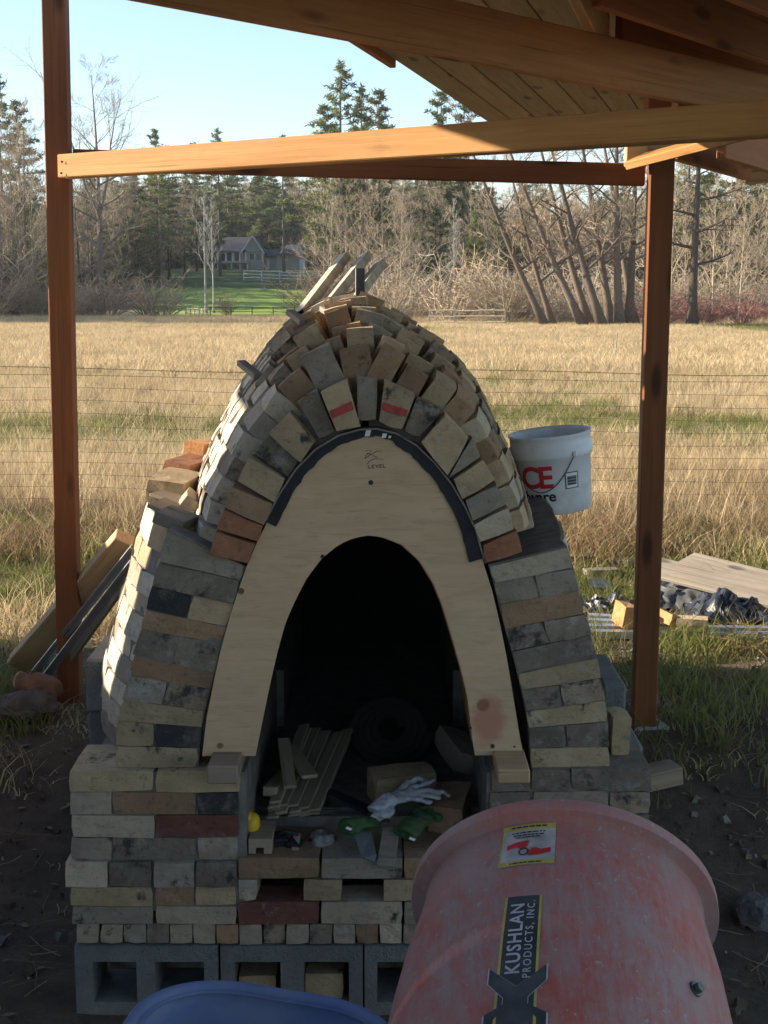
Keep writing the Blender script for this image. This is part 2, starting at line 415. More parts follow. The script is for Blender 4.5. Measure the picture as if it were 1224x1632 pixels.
def m_ground():
    t = NT('ground_soil'); pos = t.n('ShaderNodeNewGeometry').outputs['Position']
    sp = t.n('ShaderNodeSeparateXYZ'); t.l(pos, sp.inputs[0]); w = t.coord('World')
    dirt = t.ramp(t.noise(w, 6, 6, .7), [(.3, (.055,.038,.026)), (.7, (.125,.090,.062))])
    dirt = t.mix(t.ramp(t.noise(w, 60, 4, .7), [(.60, 0.), (.72, .5)]), dirt, (.20,.16,.11))
    straw = t.ramp(t.noise(w, 1.4, 6, .7), [(.3, (.22,.155,.075)), (.7, (.40,.30,.16))])
    green = t.ramp(t.noise(w, 9, 5, .7), [(.3, (.055,.075,.022)), (.7, (.14,.16,.05))])
    g1 = t.ramp(t.noise(w, .9, 4, .6), [(.45, 0.), (.62, .8)])
    near = t.mix(g1, t.mix(.5, dirt, (.26,.19,.10)), green)
    n = t.noise(w, 1.1, 4, .6)
    yy = t.math('ADD', sp.outputs[1], t.math('MULTIPLY', t.math('SUBTRACT', n, .5), 2.2))
    def step(a, b): 
        m = t.n('ShaderNodeMapRange'); m.inputs['From Min'].default_value = a; m.inputs['From Max'].default_value = b; t.l(yy, m.inputs[0]); return m.outputs[0]
    c = t.mix(step(5.2, 6.8), dirt, near); c = t.mix(step(9.3, 10.6), c, straw)
    lawn = t.mix(step(186, 192), t.ramp(t.noise(w, .08, 4, .6), [(.3, (.20,.28,.045)), (.7, (.31,.40,.08))]), (.085,.12,.035))  # sunlit strip painted brighter, the shaded lawn behind it painted darker
    floor_ = t.ramp(t.noise(w, .35, 5, .7), [(.3, (.10,.075,.05)), (.7, (.20,.155,.105))])
    c = t.mix(step(124, 132), c, floor_)
    rx = t.math('DIVIDE', sp.outputs[0], sp.outputs[1]); q = t.math('ADD', rx, t.math('MULTIPLY', t.math('SUBTRACT', t.noise(w, .12, 3, .5), .5), .05))
    def rng(v, a, b):
        m = t.n('ShaderNodeMapRange'); m.inputs['From Min'].default_value = a; m.inputs['From Max'].default_value = b; t.l(v, m.inputs[0]); return m.outputs[0]
    lm = t.math('MULTIPLY', t.math('MULTIPLY', rng(q, -.185, -.165), rng(q, -.045, -.06)), t.math('MULTIPLY', step(138, 146), rng(yy, 262, 255)))
    c = t.mix(lm, c, lawn)
    t.col(c); t.set(Roughness=1.); t.bump(t.noise(w, 38, 5, .75), .8, .02); return t.m
setmats(gm, m_ground())
ground = link('ground', gm); tag(ground, 'bare dirt turning to grass and open field', kind='structure')

# ------------------------------------------------------------------ brick kiln
Y0 = 3.60
kiln = empty('brick_kiln', (-.06, 3.6, 0), 'unfinished arched brick kiln on a concrete block base, crown bricks standing apart', 'kiln')
def hexpts(q, d0, d1, gap=.0022, jit=.0022):
    "q: 4 front points (TL,TR,BR,BL) -> 8 points shrunk by the joint"
    q = [Vector(p) for p in q]; c = sum(q, Vector())/4
    out = []
    for dy in (d0, d1):
        for p in q:
            v = p-c; L = v.length; w_ = v*(max(L-gap, 0)/L)
            out.append(c+w_+Vector((RNG.uniform(-jit, jit), dy+RNG.uniform(-jit, jit), RNG.uniform(-jit, jit))))
    return out
def brick(q, d0, d1, mat, parent=kiln, gap=.0020, jit=.0014, bev=.0028, name='brick'):
    mb = MB(); mb.hexa(hexpts(q, d0, d1, gap, jit))
    return part(name, mb, B[mat] if isinstance(mat, str) else mat, parent, bevel=bev, center=True)
def pxq(x0, x1, y0, y1, Y=Y0):
    return [P(x0, y0, Y), P(x1, y0, Y), P(x1, y1, Y), P(x0, y1, Y)]
def flat(q, Y):
    return [Vector((p.x, Y, p.z)) for p in q]

# concrete block base: hollow blocks laid with their cells to the front
def block(px0, px1, cells, py0=1508, py1=1616):
    q = pxq(px0+1, px1-1, py0, py1); x0, x1, z1, z0 = q[0].x, q[1].x, q[0].z, -.12
    mb = MB(); dep = .195; hol = []
    for a, b in cells:
        hol.append((P(a, 1532, Y0).x, P(b, 1532, Y0).x))
    zb, zt = P(0, 1597, Y0).z, P(0, 1533, Y0).z
    xs_ = [x0]+[v for h in hol for v in h]+[x1]
    for i in range(0, len(xs_), 2): mb.box(((xs_[i]+xs_[i+1])/2, Y0+dep/2, (zb+zt)/2), (xs_[i+1]-xs_[i], dep, zt-zb))
    mb.box(((x0+x1)/2, Y0+dep/2, (z1+zt)/2), (x1-x0, dep, z1-zt)); mb.box(((x0+x1)/2, Y0+dep/2, (z0-.03+zb)/2), (x1-x0, dep, zb-z0+.03))
    me = mb.mesh('concrete_block'); bm = bmesh.new(); bm.from_mesh(me); bmesh.ops.remove_doubles(bm, verts=bm.verts, dist=.0008); bm.to_mesh(me); bm.free()
    mb2 = MB(); mb2.v = [tuple(v.co) for v in me.vertices]; mb2.f = [tuple(p.vertices) for p in me.polygons]; mb2.m = [0]*len(mb2.f)
    return part('concrete_block', mb2, M_block, kiln, center=True)
block(117, 348, [(147, 217), (246, 325)]); block(350, 579, [(373, 447), (484, 556)])
block(580, 809, [(601, 676), (712, 785)]); block(810, 1036, [(832, 905), (940, 1012)])
core = MB()
core.box((-.055, 3.835, .025), (1.50, .06, .29))                     # behind the blocks
core.box((-.06, 4.90, .13), (1.62, 2.0, .53))                        # fill below the floor
# plinth rows (left pier): (y0, y1, [(x0,x1,material)...])
rows_left = [
 (1228,1262,[(109,245,'yellow'),(247,383,'yellow')]),
 (1263,1298,[(111,178,'pale'),(178,313,'brown'),(313,381,'black')]),
 (1299,1334,[(113,247,'pale'),(247,381,'maroon')]),
 (1335,1371,[(112,178,'grey'),(179,313,'dark'),(314,379,'grey')]),
 (1372,1412,[(104,173,'pale'),(174,243,'dark'),(245,312,'grey'),(312,378,'dark')]),
 (1413,1444,[(111,244,'yellow'),(246,310,'brown'),(310,377,'tan')]),
 (1445,1473,[(113,244,'grey'),(247,378,'pale')]),
]
for i, (y0, y1, bs) in enumerate(rows_left):
    for x0, x1, m in bs:
        dep = .228 if (i == 0 or x1-x0 < 80) else .114
        off = RNG.uniform(-.004, .004) - (.012 if i == 4 else 0)
        brick(pxq(x0, x1, y0, y1), off, off+dep, m)
headers = ['pale','pale','grey','dark','pale','pale','brown','grey','mix','grey','dark','grey','brown','pale','grey','tan','pale','grey','brown','pale','grey','dark','pale','grey']
for i, m in enumerate(headers):
    x0 = 121+37.2*i; brick(pxq(x0, x0+36.5, 1474, 1506), RNG.uniform(.002,.01), .22, m)
# firebox sill
for x0, x1, m in [(380,511,'brown'),(511,642,'grey'),(643,778,'brown')]: brick(pxq(x0, x1, 1366, 1400), -.004, .228, m)
for x0, x1, m in [(379,410,'pale'),(483,545,'tan'),(611,668,'tan'),(735,780,'brown')]: brick(pxq(x0, x1, 1402, 1437), .002, .2, m)
for x0, x1, m in [(379,510,'maroon'),(511,642,'pale'),(643,778,'grey')]: brick(pxq(x0, x1, 1438, 1473), 0, .114, m)
core.box((-.055, 3.84, .345), (.66, .02, .10))                       # back of the air slots
# firebox floor bricks behind the sill
zfl = P(0, 1366, Y0).z
for j in range(3):
    for i in range(5):
        x = -.385+.137*i+(.03 if j % 2 else 0)
        brick([Vector((x, 3.83+.23*j, zfl-.004)), Vector((x+.132, 3.83+.23*j, zfl-.004)), Vector((x+.132, 3.83+.23*j, zfl-.06)), Vector((x, 3.83+.23*j, zfl-.06))], 0, .226, RNG.choice(['dark','grey','brown']))
core.box((-.055, 5.1, zfl-.035), (.9, 1.5, .06))
# right pier
for y0, y1, bs in [(1226,1261,[(783,846,'dark'),(846,909,'dark'),(910,1040,'dark')]), (1262,1297,[(779,846,'dark'),(848,970,'grey'),(972,1037,'mix')]),
                   (1299,1334,[(781,905,'grey'),(906,1037,'dark')]), (1335,1371,[(780,846,'grey'),(847,972,'brown'),(973,1036,'grey')]),
                   (1372,1412,[(781,905,'tan'),(906,1036,'grey')]), (1413,1444,[(781,846,'pale'),(847,972,'grey'),(973,1036,'dark')]), (1445,1473,[(781,905,'grey'),(906,1036,'pale')])]:
    for x0, x1, m in bs: brick(pxq(x0, x1, y0, y1), RNG.uniform(-.003,.003), .228 if y0 < 1230 else .114, m)
zp = P(0, 1229, Y0).z
core.box((-.628, 4.158, (zp+.19)/2), (.462, 1.10, zp-.19-.012)); core.box((.512, 4.158, (zp+.19)/2), (.435, 1.10, zp-.19-.012))
core.box((-.67, 5.3, (zp-.012)/2), (.60, 1.2, zp-.02)); core.box((.53, 5.3, (zp-.012)/2), (.55, 1.2, zp-.02))

# lower walls: courses that tip with the arch
def cv(l, s, ox, oy): return [(x/s+ox, y/s+oy) for x, y in l]
Lo = cv([(400,90),(345,285),(305,430),(268,570),(240,690),(190,850),(165,975),(130,1120),(95,1250),(87,1400),(95,1535)], 3.796, 160, 820)
Li = cv([(880,318),(850,402),(812,543),(768,690),(735,787),(697,960),(667,1055),(632,1190),(612,1290),(600,1410),(592,1530)], 3.796, 160, 820)
Ri = cv([(125,265),(150,355),(180,470),(210,595),(245,710),(275,825),(295,910),(320,1025),(335,1108),(340,1215),(345,1325)], 3.2625, 740, 820)
Ro = cv([(545,168),(570,275),(600,395),(630,515),(665,625),(700,745),(715,850),(740,970),(750,1080),(755,1210),(760,1320)], 3.2625, 740, 820)
YW = 3.625
def wd(Y, amp=.20): return amp*(1-exp(-max(Y-3.735, 0)/.30))
Lm = [['grey'],['dark'],['black','tan'],['brown'],['dark','dark'],['brown'],['grey','mix'],['yellow'],['yellow','black'],['yellow']]
Rm = [['pale'],['grey','grey'],['brown'],['dark','dark'],['dark'],['yellow'],['dark','mix'],['yellow'],['dark','dark'],['yellow']]
flank = MB()
def wall(outer, inner, mats, side):
    global wd
    AMP = .20 if side < 0 else .05
    wd = lambda Y: AMP*(1-exp(-max(Y-3.735, 0)/.30))
    for i in range(10):
        to, bo, ti, bi = (P(*outer[i], YW), P(*outer[i+1], YW), P(*inner[i], YW), P(*inner[i+1], YW))
        n = len(mats[i]); sp = [0, 1] if n == 1 else [0, .48+RNG.uniform(-.02,.03), 1]
        for k in range(n):
            a, b = sp[k], sp[k+1]
            if side < 0: q = [to.lerp(ti, a), to.lerp(ti, b), bo.lerp(bi, b), bo.lerp(bi, a)]
            else: q = [ti.lerp(to, a), ti.lerp(to, b), bi.lerp(bo, b), bi.lerp(bo, a)]
            off = RNG.uniform(-.006, .006)
            brick(q, off, off+.112, mats[i][k], gap=.0020, jit=.0018, bev=.0032)
        # flank bricks going back, each on the widening shell
        y = YW+.116; j = 0; ln = .228 if i % 2 else .114
        dirv = (ti-to).normalized(); thick = .23 if i == 0 else .12
        while y < 5.85:
            y1 = min(y+ln, 5.9); w0, w1 = wd(y), wd(y1)
            pr = RNG.uniform(-.006, .006)
            def pt(base, w_, yy, t_): return Vector((base.x+side*(w_+pr), yy, base.z))+dirv*t_
            g = .002
            q8 = [pt(to, w0, y+g, 0)+Vector((0,0,-g)), pt(to, w0, y+g, thick)+Vector((0,0,-g)), pt(bo, w0, y+g, thick)+Vector((0,0,g)), pt(bo, w0, y+g, 0)+Vector((0,0,g)),
                  pt(to, w1, y1-g, 0)+Vector((0,0,-g)), pt(to, w1, y1-g, thick)+Vector((0,0,-g)), pt(bo, w1, y1-g, thick)+Vector((0,0,g)), pt(bo, w1, y1-g, 0)+Vector((0,0,g))]
            if j < (4 if side < 0 else 1):
                mb = MB(); mb.hexa(q8); part('brick', mb, B[RNG.choice(['white','pale','white','grey','tan'])], kiln, bevel=.0032, center=True)
            else: flank.hexa(q8, RNG.choice([0,1,2]))
            y = y1; ln = .228; j += 1
wall(Lo, Li, Lm, -1); wall(Ro, Ri, Rm, 1)
o = part('brickwork', flank, [B['white'], B['pale'], B['grey']], kiln); tag(o, kind='stuff')
# core of the lower walls
for outer, inner, side in ((Lo, Li, -1), (Ro, Ri, 1)):
    wd = (lambda Y: .20*(1-exp(-max(Y-3.735, 0)/.30))) if side < 0 else (lambda Y: .05*(1-exp(-max(Y-3.735, 0)/.30)))
    po = [P(*p, YW) for p in outer]; pi_ = [P(*p, YW) for p in inner]
    yst = [3.633, 3.735, 3.80, 3.95, 4.15, 4.4, 4.8, 5.3, 5.88]
    for a, b in zip(yst[:-1], yst[1:]):
        for i in range(10):
            def sh(p, yy, inset): return Vector((p.x+side*(wd(yy)-inset), yy, p.z))
            wi = .010
            q = []
            for yy in (a, b):
                q += [sh(po[i], yy, wi), Vector((pi_[i].x+side*wd(yy)*.6, yy, pi_[i].z)), Vector((pi_[i+1].x+side*wd(yy)*.6, yy, pi_[i+1].z)), sh(po[i+1], yy, wi)]
            core.hexa(q)
# ---- the vault: rings of voussoirs, each ring further back stands higher and wider
outer_px = [(332,881),(346,845),(357,808),(380,765),(400,727),(430,690),(466,650),(508,620),(555,603),(588,598),(615,604),(662,629),(708,656),(752,697),(772,735),(792,772),(808,807),(822,845),(835,879)]
oc = [P(x, y, Y0) for x, y in outer_px]
ZS = 1.262; C0 = (oc[0].x+oc[-1].x)/2; HW0 = (oc[-1].x-oc[0].x)/2; ZA0 = max(p.z for p in oc)
norm = [((p.x-C0)/HW0, (p.z-oc[0].z)/(ZA0-oc[0].z)) for p in oc]
def ring_curve(Y, inset=0.):
    g = 1-exp(-max(Y-3.6, 0)/.34)
    c = C0-.05*(Y-3.6); hw = HW0+.145*g; za = ZA0+.225*g
    pts = []
    for a, b in norm: pts.append(Vector((c+hw*a, Y, oc[0].z+(za-oc[0].z)*b)))
    # resample densely with smoothing
    res = []
    for i in range(len(pts)-1):
        p0, p1, p2, p3 = pts[max(i-1,0)], pts[i], pts[i+1], pts[min(i+2,len(pts)-1)]
        for k in range(6):
            t = k/6; res.append(.5*((2*p1)+(-p0+p2)*t+(2*p0-5*p1+4*p2-p3)*t*t+(-p0+3*p1-3*p2+p3)*t**3))
    res.append(pts[-1])
    out = []
    for i, p in enumerate(res):
        t = (res[min(i+2, len(res)-1)]-res[max(i-2, 0)]).normalized(); nrm = Vector((-t.z, 0, t.x))
        out.append((p-nrm*inset, t, nrm))
    return out
def arc_lengths(cu):
    L = [0]
    for i in range(1, len(cu)): L.append(L[-1]+(cu[i][0]-cu[i-1][0]).length)
    return L
def at_arc(cu, L, s):
    for i in range(1, len(L)):
        if s <= L[i]:
            f = (s-L[i-1])/(L[i]-L[i-1]+1e-9); return (cu[i-1][0].lerp(cu[i][0], f), cu[i-1][1].lerp(cu[i][1], f).normalized(), cu[i-1][2].lerp(cu[i][2], f).normalized())
    return cu[-1]
# front ring, brick by brick as laid
fr = 2.186
ring0 = [([(70,965),(98,888),(238,932),(208,1005)],'red',0),([(99,885),(119,812),(266,872),(240,930)],'red',0),([(121,808),(150,733),(300,792),(268,869)],'brown',0),
 ([(172,715),(213,632),(341,712),(303,790)],'tan',0),([(229,615),(284,552),(386,650),(345,706)],'dark',.035),([(280,545),(353,470),(446,582),(388,650)],'tan',-.008),
 ([(374,440),(446,397),(512,545),(456,580)],'dark',.03),([(463,400),(555,360),(598,525),(516,543)],'tan',-.02),([(584,348),(661,356),(657,500),(592,512)],'grey',0),
 ([(684,362),(789,410),(745,540),(664,512)],'tan',-.015),([(800,425),(890,467),(806,570),(752,545)],'dark',.03),([(897,482),(985,562),(908,700),(806,577)],'tan',-.004),
 ([(990,566),(1026,632),(914,706),(908,700)],'grey',.02),([(1030,640),(1072,712),(955,780),(918,712)],'tan',0),([(1076,722),(1110,800),(992,857),(960,786)],'grey',0),
 ([(1112,806),(1141,882),(1012,932),(993,862)],'pale',0),([(1144,888),(1170,960),(1040,1002),(1018,936)],'red',0)]
for q, m, off in ring0:
    qq = [P(x/fr+300, y/fr+440, Y0) for x, y in q]
    dep = .114
    b = brick(qq, off, off+dep, m, gap=.0015, jit=.0035, bev=.0035)
    if m == 'tan' and off in (-.02, -.015):      # crayon stripe on the two key bricks
        a = [qq[0].lerp(qq[3], .48), qq[1].lerp(qq[2], .42), qq[1].lerp(qq[2], .62), qq[0].lerp(qq[3], .68)]
        mb = MB(); a = [p+Vector((0, off-.0045, 0)) for p in a]; c = sum(a, Vector())/4
        a = [c+(p-c)*.9 for p in a]; mb.prism(a, (0,0,0), (0,.002,0)); s_ = part('crayon_mark', mb, M_redmark, b)
back = MB()
def vbrick(Y, cen, t, nrm, wid, rad, dep, yo):
    a = RNG.uniform(-.07, .07); tt = (t*cos(a)+nrm*sin(a)); nn = (nrm*cos(a)-t*sin(a))
    hw, hr = wid/2, rad/2
    q = [cen-tt*hw+nn*hr, cen+tt*hw+nn*hr, cen+tt*hw-nn*hr, cen-tt*hw-nn*hr]
    return hexpts([Vector((p.x, Y, p.z)) for p in q], yo, yo+dep, 0, .003)
k = 1; Y = Y0+.116; NV = 0
while Y < 5.86:
    cu = ring_curve(Y+.057); L = arc_lengths(cu); T = L[-1]; cuA = ring_curve(Y); LA = arc_lengths(cuA); cuB = ring_curve(Y+.115); LB = arc_lengths(cuB)
    s = RNG.uniform(.0, .03)+.035
    while s < T-.03:
        u = abs(s/T-.5)*2                       # 0 at the crown
        crown = smooth(.48, .12, u)
        p, t, nrm = at_arc(cu, L, s)
        wid = RNG.uniform(.066, .076) if crown < .4 else RNG.uniform(.07, .088)
        spc = wid+lerp(.004, RNG.uniform(.014, .055), crown)
        rj = RNG.uniform(-.004, .003)-crown*RNG.uniform(-.014, .022)
        cen = p-nrm*(.114-rj); left = s/T < .5
        yo = RNG.uniform(-.006, .006)-crown*RNG.uniform(0, .02)
        q8 = vbrick(Y, cen, t, nrm, wid, .228, .113, yo)
        if crown < .6:
            f_ = 1-crown/.6; A0 = at_arc(cuA, LA, s/T*LA[-1])[0]; B0 = at_arc(cuB, LB, s/T*LB[-1])[0]; M0 = (A0+B0)/2
            for i_ in range(4): q8[i_] += Vector((A0.x-M0.x, 0, A0.z-M0.z))*f_*.9; q8[i_+4] += Vector((B0.x-M0.x, 0, B0.z-M0.z))*f_*.9
        if k <= 7:
            if crown > .5: m = RNG.choice(['tan','tan','brown','tan','mix','pale','grey','brown'])
            elif left: m = RNG.choice(['white','white','pale','grey','white','mix','white'])  # sky light on the left flank put into whiter bricks
            else: m = RNG.choice(['tan','pale','tan','mix','tan','brown','pale'])
            mb = MB(); mb.hexa(q8); part('brick', mb, B[m], kiln, bevel=.0038, center=True); NV += 1
        else: back.hexa(q8, 0 if left else 1)
        s += spc
    k += 1; Y += .117
o = part('brickwork', back, [B['white'], B['tan']], kiln); tag(o, kind='stuff')
# shell added inside the vault to block daylight leaking between the bricks
shell_y = [3.665, 3.75, 3.9, 4.1, 4.4, 4.9, 5.5, 5.9]
gA, gB = [], []
for yy in shell_y:
    gA.append([c[0] for c in ring_curve(yy, .085)]); gB.append([c[0] for c in ring_curve(yy, .232)])
n = len(gA[0]); sm = MB()
for G, flip in ((gA, 0), (gB, 1)):
    vs = [p for r in G for p in r]; fs = []
    for j in range(len(G)-1):
        for i in range(n-1): fs.append((j*n+i, j*n+i+1, (j+1)*n+i+1, (j+1)*n+i))
    sm.add(vs, fs)
sm.add(gA[0]+gB[0], [(i, i+1, n+i+1, n+i) for i in range(n-1)])
part('daylight_block', sm, M_mortar, kiln)
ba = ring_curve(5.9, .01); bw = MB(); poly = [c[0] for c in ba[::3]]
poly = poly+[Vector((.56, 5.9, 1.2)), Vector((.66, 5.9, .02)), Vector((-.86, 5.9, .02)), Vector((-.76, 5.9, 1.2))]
bw.prism([Vector((p.x, 0, p.z)) for p in poly], (0, 5.86, 0), (0, 5.93, 0)); part('back_wall', bw, M_inner_dark, kiln)  # the kiln's inner darkness is put into the back wall colour
part('rubble_core', core, M_mortar, kiln, recalc=True)

# ------------------------------------------------------------------ plywood arch form
YP = 3.618
form = empty('arch_form', P(585, 1205, YP), 'plywood arch form with a black edging strip filling the kiln mouth', 'arch form')
out_px = [(322,1205),(330,1140),(341,1085),(352,1035),(366,985),(380,940),(393,903),(408,868),(426,832),(448,789),(474,750),(505,718),(542,696),(575,687),(600,686),(630,693),(662,712),(690,739),(716,771),(738,808),(754,843),(768,890),(784,940),(797,995),(808,1050),(818,1110),(826,1160),(834,1203)]
in_px = [(757,1204),(753,1180),(745,1110),(733,1060),(720,1015),(705,965),(690,928),(668,893),(640,868),(612,857),(590,853),(565,857),(540,868),(513,890),(490,920),(471,956),(455,993),(442,1040),(430,1092),(418,1150),(407,1205)]
pl = MB(); n1, n2 = len(out_px), len(in_px)
def strip_panel(mb, op, ip, Y, th):
    m = 60
    def rs(pts):
        pts = [Vector((a, b, 0)) for a, b in pts]; L = [0]
        for i in range(1, len(pts)): L.append(L[-1]+(pts[i]-pts[i-1]).length)
        r = []
        for k in range(m+1):
            s = L[-1]*k/m; i = 1
            while i < len(L)-1 and L[i] < s: i += 1
            r.append(pts[i-1].lerp(pts[i], (s-L[i-1])/(L[i]-L[i-1])))
        return r
    a = rs(op); b = rs(ip[::-1])
    A = [P(p.x, p.y, Y) for p in a]; Bq = [P(p.x, p.y, Y) for p in b]; d = Vector((0, th, 0))
    vs = A+Bq+[p+d for p in A]+[p+d for p in Bq]; k = m+1; fs = []
    for i in range(m):
        fs += [(i, i+1, k+i+1, k+i), (2*k+i, 3*k+i, 3*k+i+1, 2*k+i+1), (i, 2*k+i, 2*k+i+1, i+1), (k+i, k+i+1, 3*k+i+1, 3*k+i)]
    fs += [(0, k, 3*k, 2*k), (k-1, 3*k-1, 4*k-1, 2*k-1)]
    mb.add(vs, fs)
strip_panel(pl, out_px, in_px, YP, .019)
panel = part('panel', pl, M_ply, form)
# rear rib and the curved liner between
rb = MB(); strip_panel(rb, [(x, y) for x, y in out_px[2:-2]], [(x, y) for x, y in in_px[2:-2]], YP+.02, .04)
# inner edge lagging seen on the right of the opening
lg = MB()
for a, b in zip(in_px[1:-1][:8], in_px[1:-1][1:9]):
    A, Bq = P(*a, YP+.022), P(*b, YP+.022)
    lg.hexa([Bq+Vector((-.004,0,0)), Bq+Vector((.012,0,0)), A+Vector((.012,0,0)), A+Vector((-.004,0,0)), Bq+Vector((-.004,.33,0)), Bq+Vector((.012,.33,0)), A+Vector((.012,.33,0)), A+Vector((-.004,.33,0))])
part('lagging_board', lg, M_fir, form)
# black strip
def offset_strip(px, w0, w1):
    r = []
    for i, (x, y) in enumerate(px):
        a = Vector(px[max(i-1,0)]); b = Vector(px[min(i+1, len(px)-1)]); t = (b-a).normalized(); nr = Vector((-t.y, t.x))
        r.append((Vector((x, y))+nr*w0, Vector((x, y))+nr*w1))
    return r
arc = [p for p in out_px[8:22]]
den = []
for i in range(len(arc)-1):
    for k_ in range(4): den.append((lerp(arc[i][0], arc[i+1][0], k_/4), lerp(arc[i][1], arc[i+1][1], k_/4)))
den.append(arc[-1])
st = MB(); pr = offset_strip(den, 0, 1); vs = []; fs = []; m = len(den)
rr = random.Random(3)
for i in range(m):
    f = i/(m-1); wdt = 9+8*abs(f-.48)/.5+ (3 if f > .55 else 0)+rr.uniform(-1.6, 1.2)
    (x, y), nr = den[i], (pr[i][1]-pr[i][0])
    o_ = Vector((x, y))-nr*2; i_ = Vector((x, y))+nr*wdt
    for q in (o_, i_):
        vs.append(P(q.x, q.y, YP)+Vector((0, -.005, 0)))
    for q in (o_, i_): vs.append(P(q.x, q.y, YP)+Vector((0, -.0008, 0)))
for i in range(m-1):
    a = 4*i; b = a+4; fs += [(a, b, b+1, a+1), (a+1, b+1, b+3, a+3), (a, a+2, b+2, b)]
st.add(vs, fs); part('edging_strip', st, M_black, form)
# thin sheet lying on the form under the bricks
sh = MB(); vs = []; fs = []
for i in range(m):
    p = P(den[i][0], den[i][1], YP); nr = pr[i][1]-pr[i][0]; q = P(den[i][0]-nr.x*4.5, den[i][1]-nr.y*4.5, YP)
    vs += [q+Vector((0,-.012,0)), p.lerp(q, .4)+Vector((0,-.012,0)), q+Vector((0,.1,0)), p.lerp(q, .4)+Vector((0,.1,0))]
for i in range(m-1):
    a = 4*i; b = a+4; fs += [(a, b, b+1, a+1), (a, a+2, b+2, b), (a+1, b+1, b+3, a+3)]
sh.add(vs, fs); part('bearing_sheet', sh, M_grey, form)
for x, y, w_, h_ in ((586, 690, 8, 10), (612, 694, 7, 7), (621, 696, 4, 4)):
    mb = MB(); q = [P(x-w_*.3, y-h_/2, YP), P(x+w_*.7, y-h_/2, YP), P(x+w_*.4, y+h_/2, YP), P(x-w_*.6, y+h_/2, YP)]
    mb.prism([p+Vector((0,-.0075,0)) for p in q], (0,0,0), (0,.002,0)); part('tape_scrap', mb, M_white, form)
# pencil writing
def strokes(lines, ox, oy, s, name, r=.0011, mat=M_pencil):
    mb = MB()
    for ln in lines: mb.tube([P(ox+x*s, oy+y*s, YP)+Vector((0, -.0007, 0)) for x, y in ln], r, 4)
    return part(name, mb, mat, panel)
LET = {'L': [[(0,0),(.05,1),(.75,.95)]], 'E': [[(.7,0),(.05,.05),(0,1),(.7,.95)],[(0,.5),(.5,.45)]], 'V': [[(0,0),(.35,1),(.8,-.05)]]}
ln = []
for i, ch in enumerate('LEVEL'):
    for l in LET[ch]: ln.append([(x+i*1.15, y-.06*i) for x, y in l])
strokes(ln, 587, 741, 5.2, 'pencil_word', .0010)
strokes([[(0,.1),(.9,0),(.8,.5),(0,.95),(-.1,1.4)],[(-.2,1.5),(2.2,.1)],[(1.2,1.0),(2.0,1.3)],[(.1,.6),(1.0,.8)],[(2.3,.2),(2.5,.25)],[(2.7,.1),(2.9,.2)]], 583, 717, 9, 'pencil_number', .0007)
strokes([[(0,1),(.6,.35),(1.5,0),(3,.15)]], 585, 731, 8.5, 'pencil_line', .0006)
for x, y, r in ((591, 769, .007), (514, 887, .006), (785, 1189, .0065), (820, 1190, .003), (750, 1160, .004)):
    mb = MB(); c = P(x, y, YP); mb.lathe([(.0003, 0), (r, 0), (r, .002)], 12, Matrix.Translation(c+Vector((0,-.0012,0))) @ Matrix.Rotation(-pi/2, 4, 'X')); part('dark_hole_disc', mb, M_pencil, panel)  # flat dark discs, the shade inside each hole put into the colour

# ------------------------------------------------------------------ pole shelter over the kiln
shel = empty('pole_shelter', (-1.45, 5.85, .17), 'open timber pole shelter with orange fir posts, beams and a board roof', 'shelter')
lp0, lp1 = P(113, 1117, 5.85), P(88, 0, 5.85); lp1 = lp1+(lp1-lp0).normalized()*.10
rp0, rp1 = P(1025, 1153, 5.5), P(1054, 240, 5.5)
beam('post', lp0, lp1, .098, .098, M_post, shel, roll=radians(2), up=Vector((0,1,0)))
beam('post', rp0, rp1, .098, .098, M_post, shel, roll=radians(-3), up=Vector((0,1,0)))
def ext(a, b, f0, f1): return a+(a-b)*f0, b+(b-a)*f1
a, b = ext(P(104, 266, 5.80), P(1080, 200, 3.98), 0, .35); beam('cross_beam', a, b, .085, .097, M_beam, shel)
beam('back_beam', P(118, 255, 5.86), P(1028, 279, 5.56), .04, .089, M_post, shel)
a, b = ext(PZ(245, 6, 2.80), PZ(1224, 190, 2.80), .35, .15); beam('main_beam', a+Vector((0,0,.1)), b+Vector((0,0,.1)), .04, .20, M_brown, shel)
beam('main_beam', (1.30, 6.10, 2.775), (2.7, 7.44, 2.77), .04, .19, M_brown, shel)
beam('brace_board', P(1012, 258, 5.45), P(1270, 190, 4.4), .10, .035, M_beam, shel, roll=radians(24))
mb = MB(); mb.box(P(1013, 248, 5.48), (.085, .05, .085)); part('joint_block', mb, M_fir2, shel, bevel=.004, center=True)
mb = MB(); mb.box(P(1050, 236, 5.50), (.17, .06, .06), (0, radians(-12), 0)); part('joint_block', mb, M_fir2, shel, bevel=.004, center=True)
beam('rafter', P(1075, 232, 5.9), P(1192, 268, 6.9), .04, .12, M_joist, shel)
beam('rafter', P(1150, 222, 5.5), P(1270, 262, 6.6), .04, .15, M_joist, shel)
beam('rafter', P(1186, 274, 6.95), P(1320, 262, 6.9), .05, .13, M_fir2, shel)
mb = MB(); mb.box(P(112, 266, 5.74), (.035, .012, .10)); part('joint_block', mb, M_fir2, shel, bevel=.002, center=True)
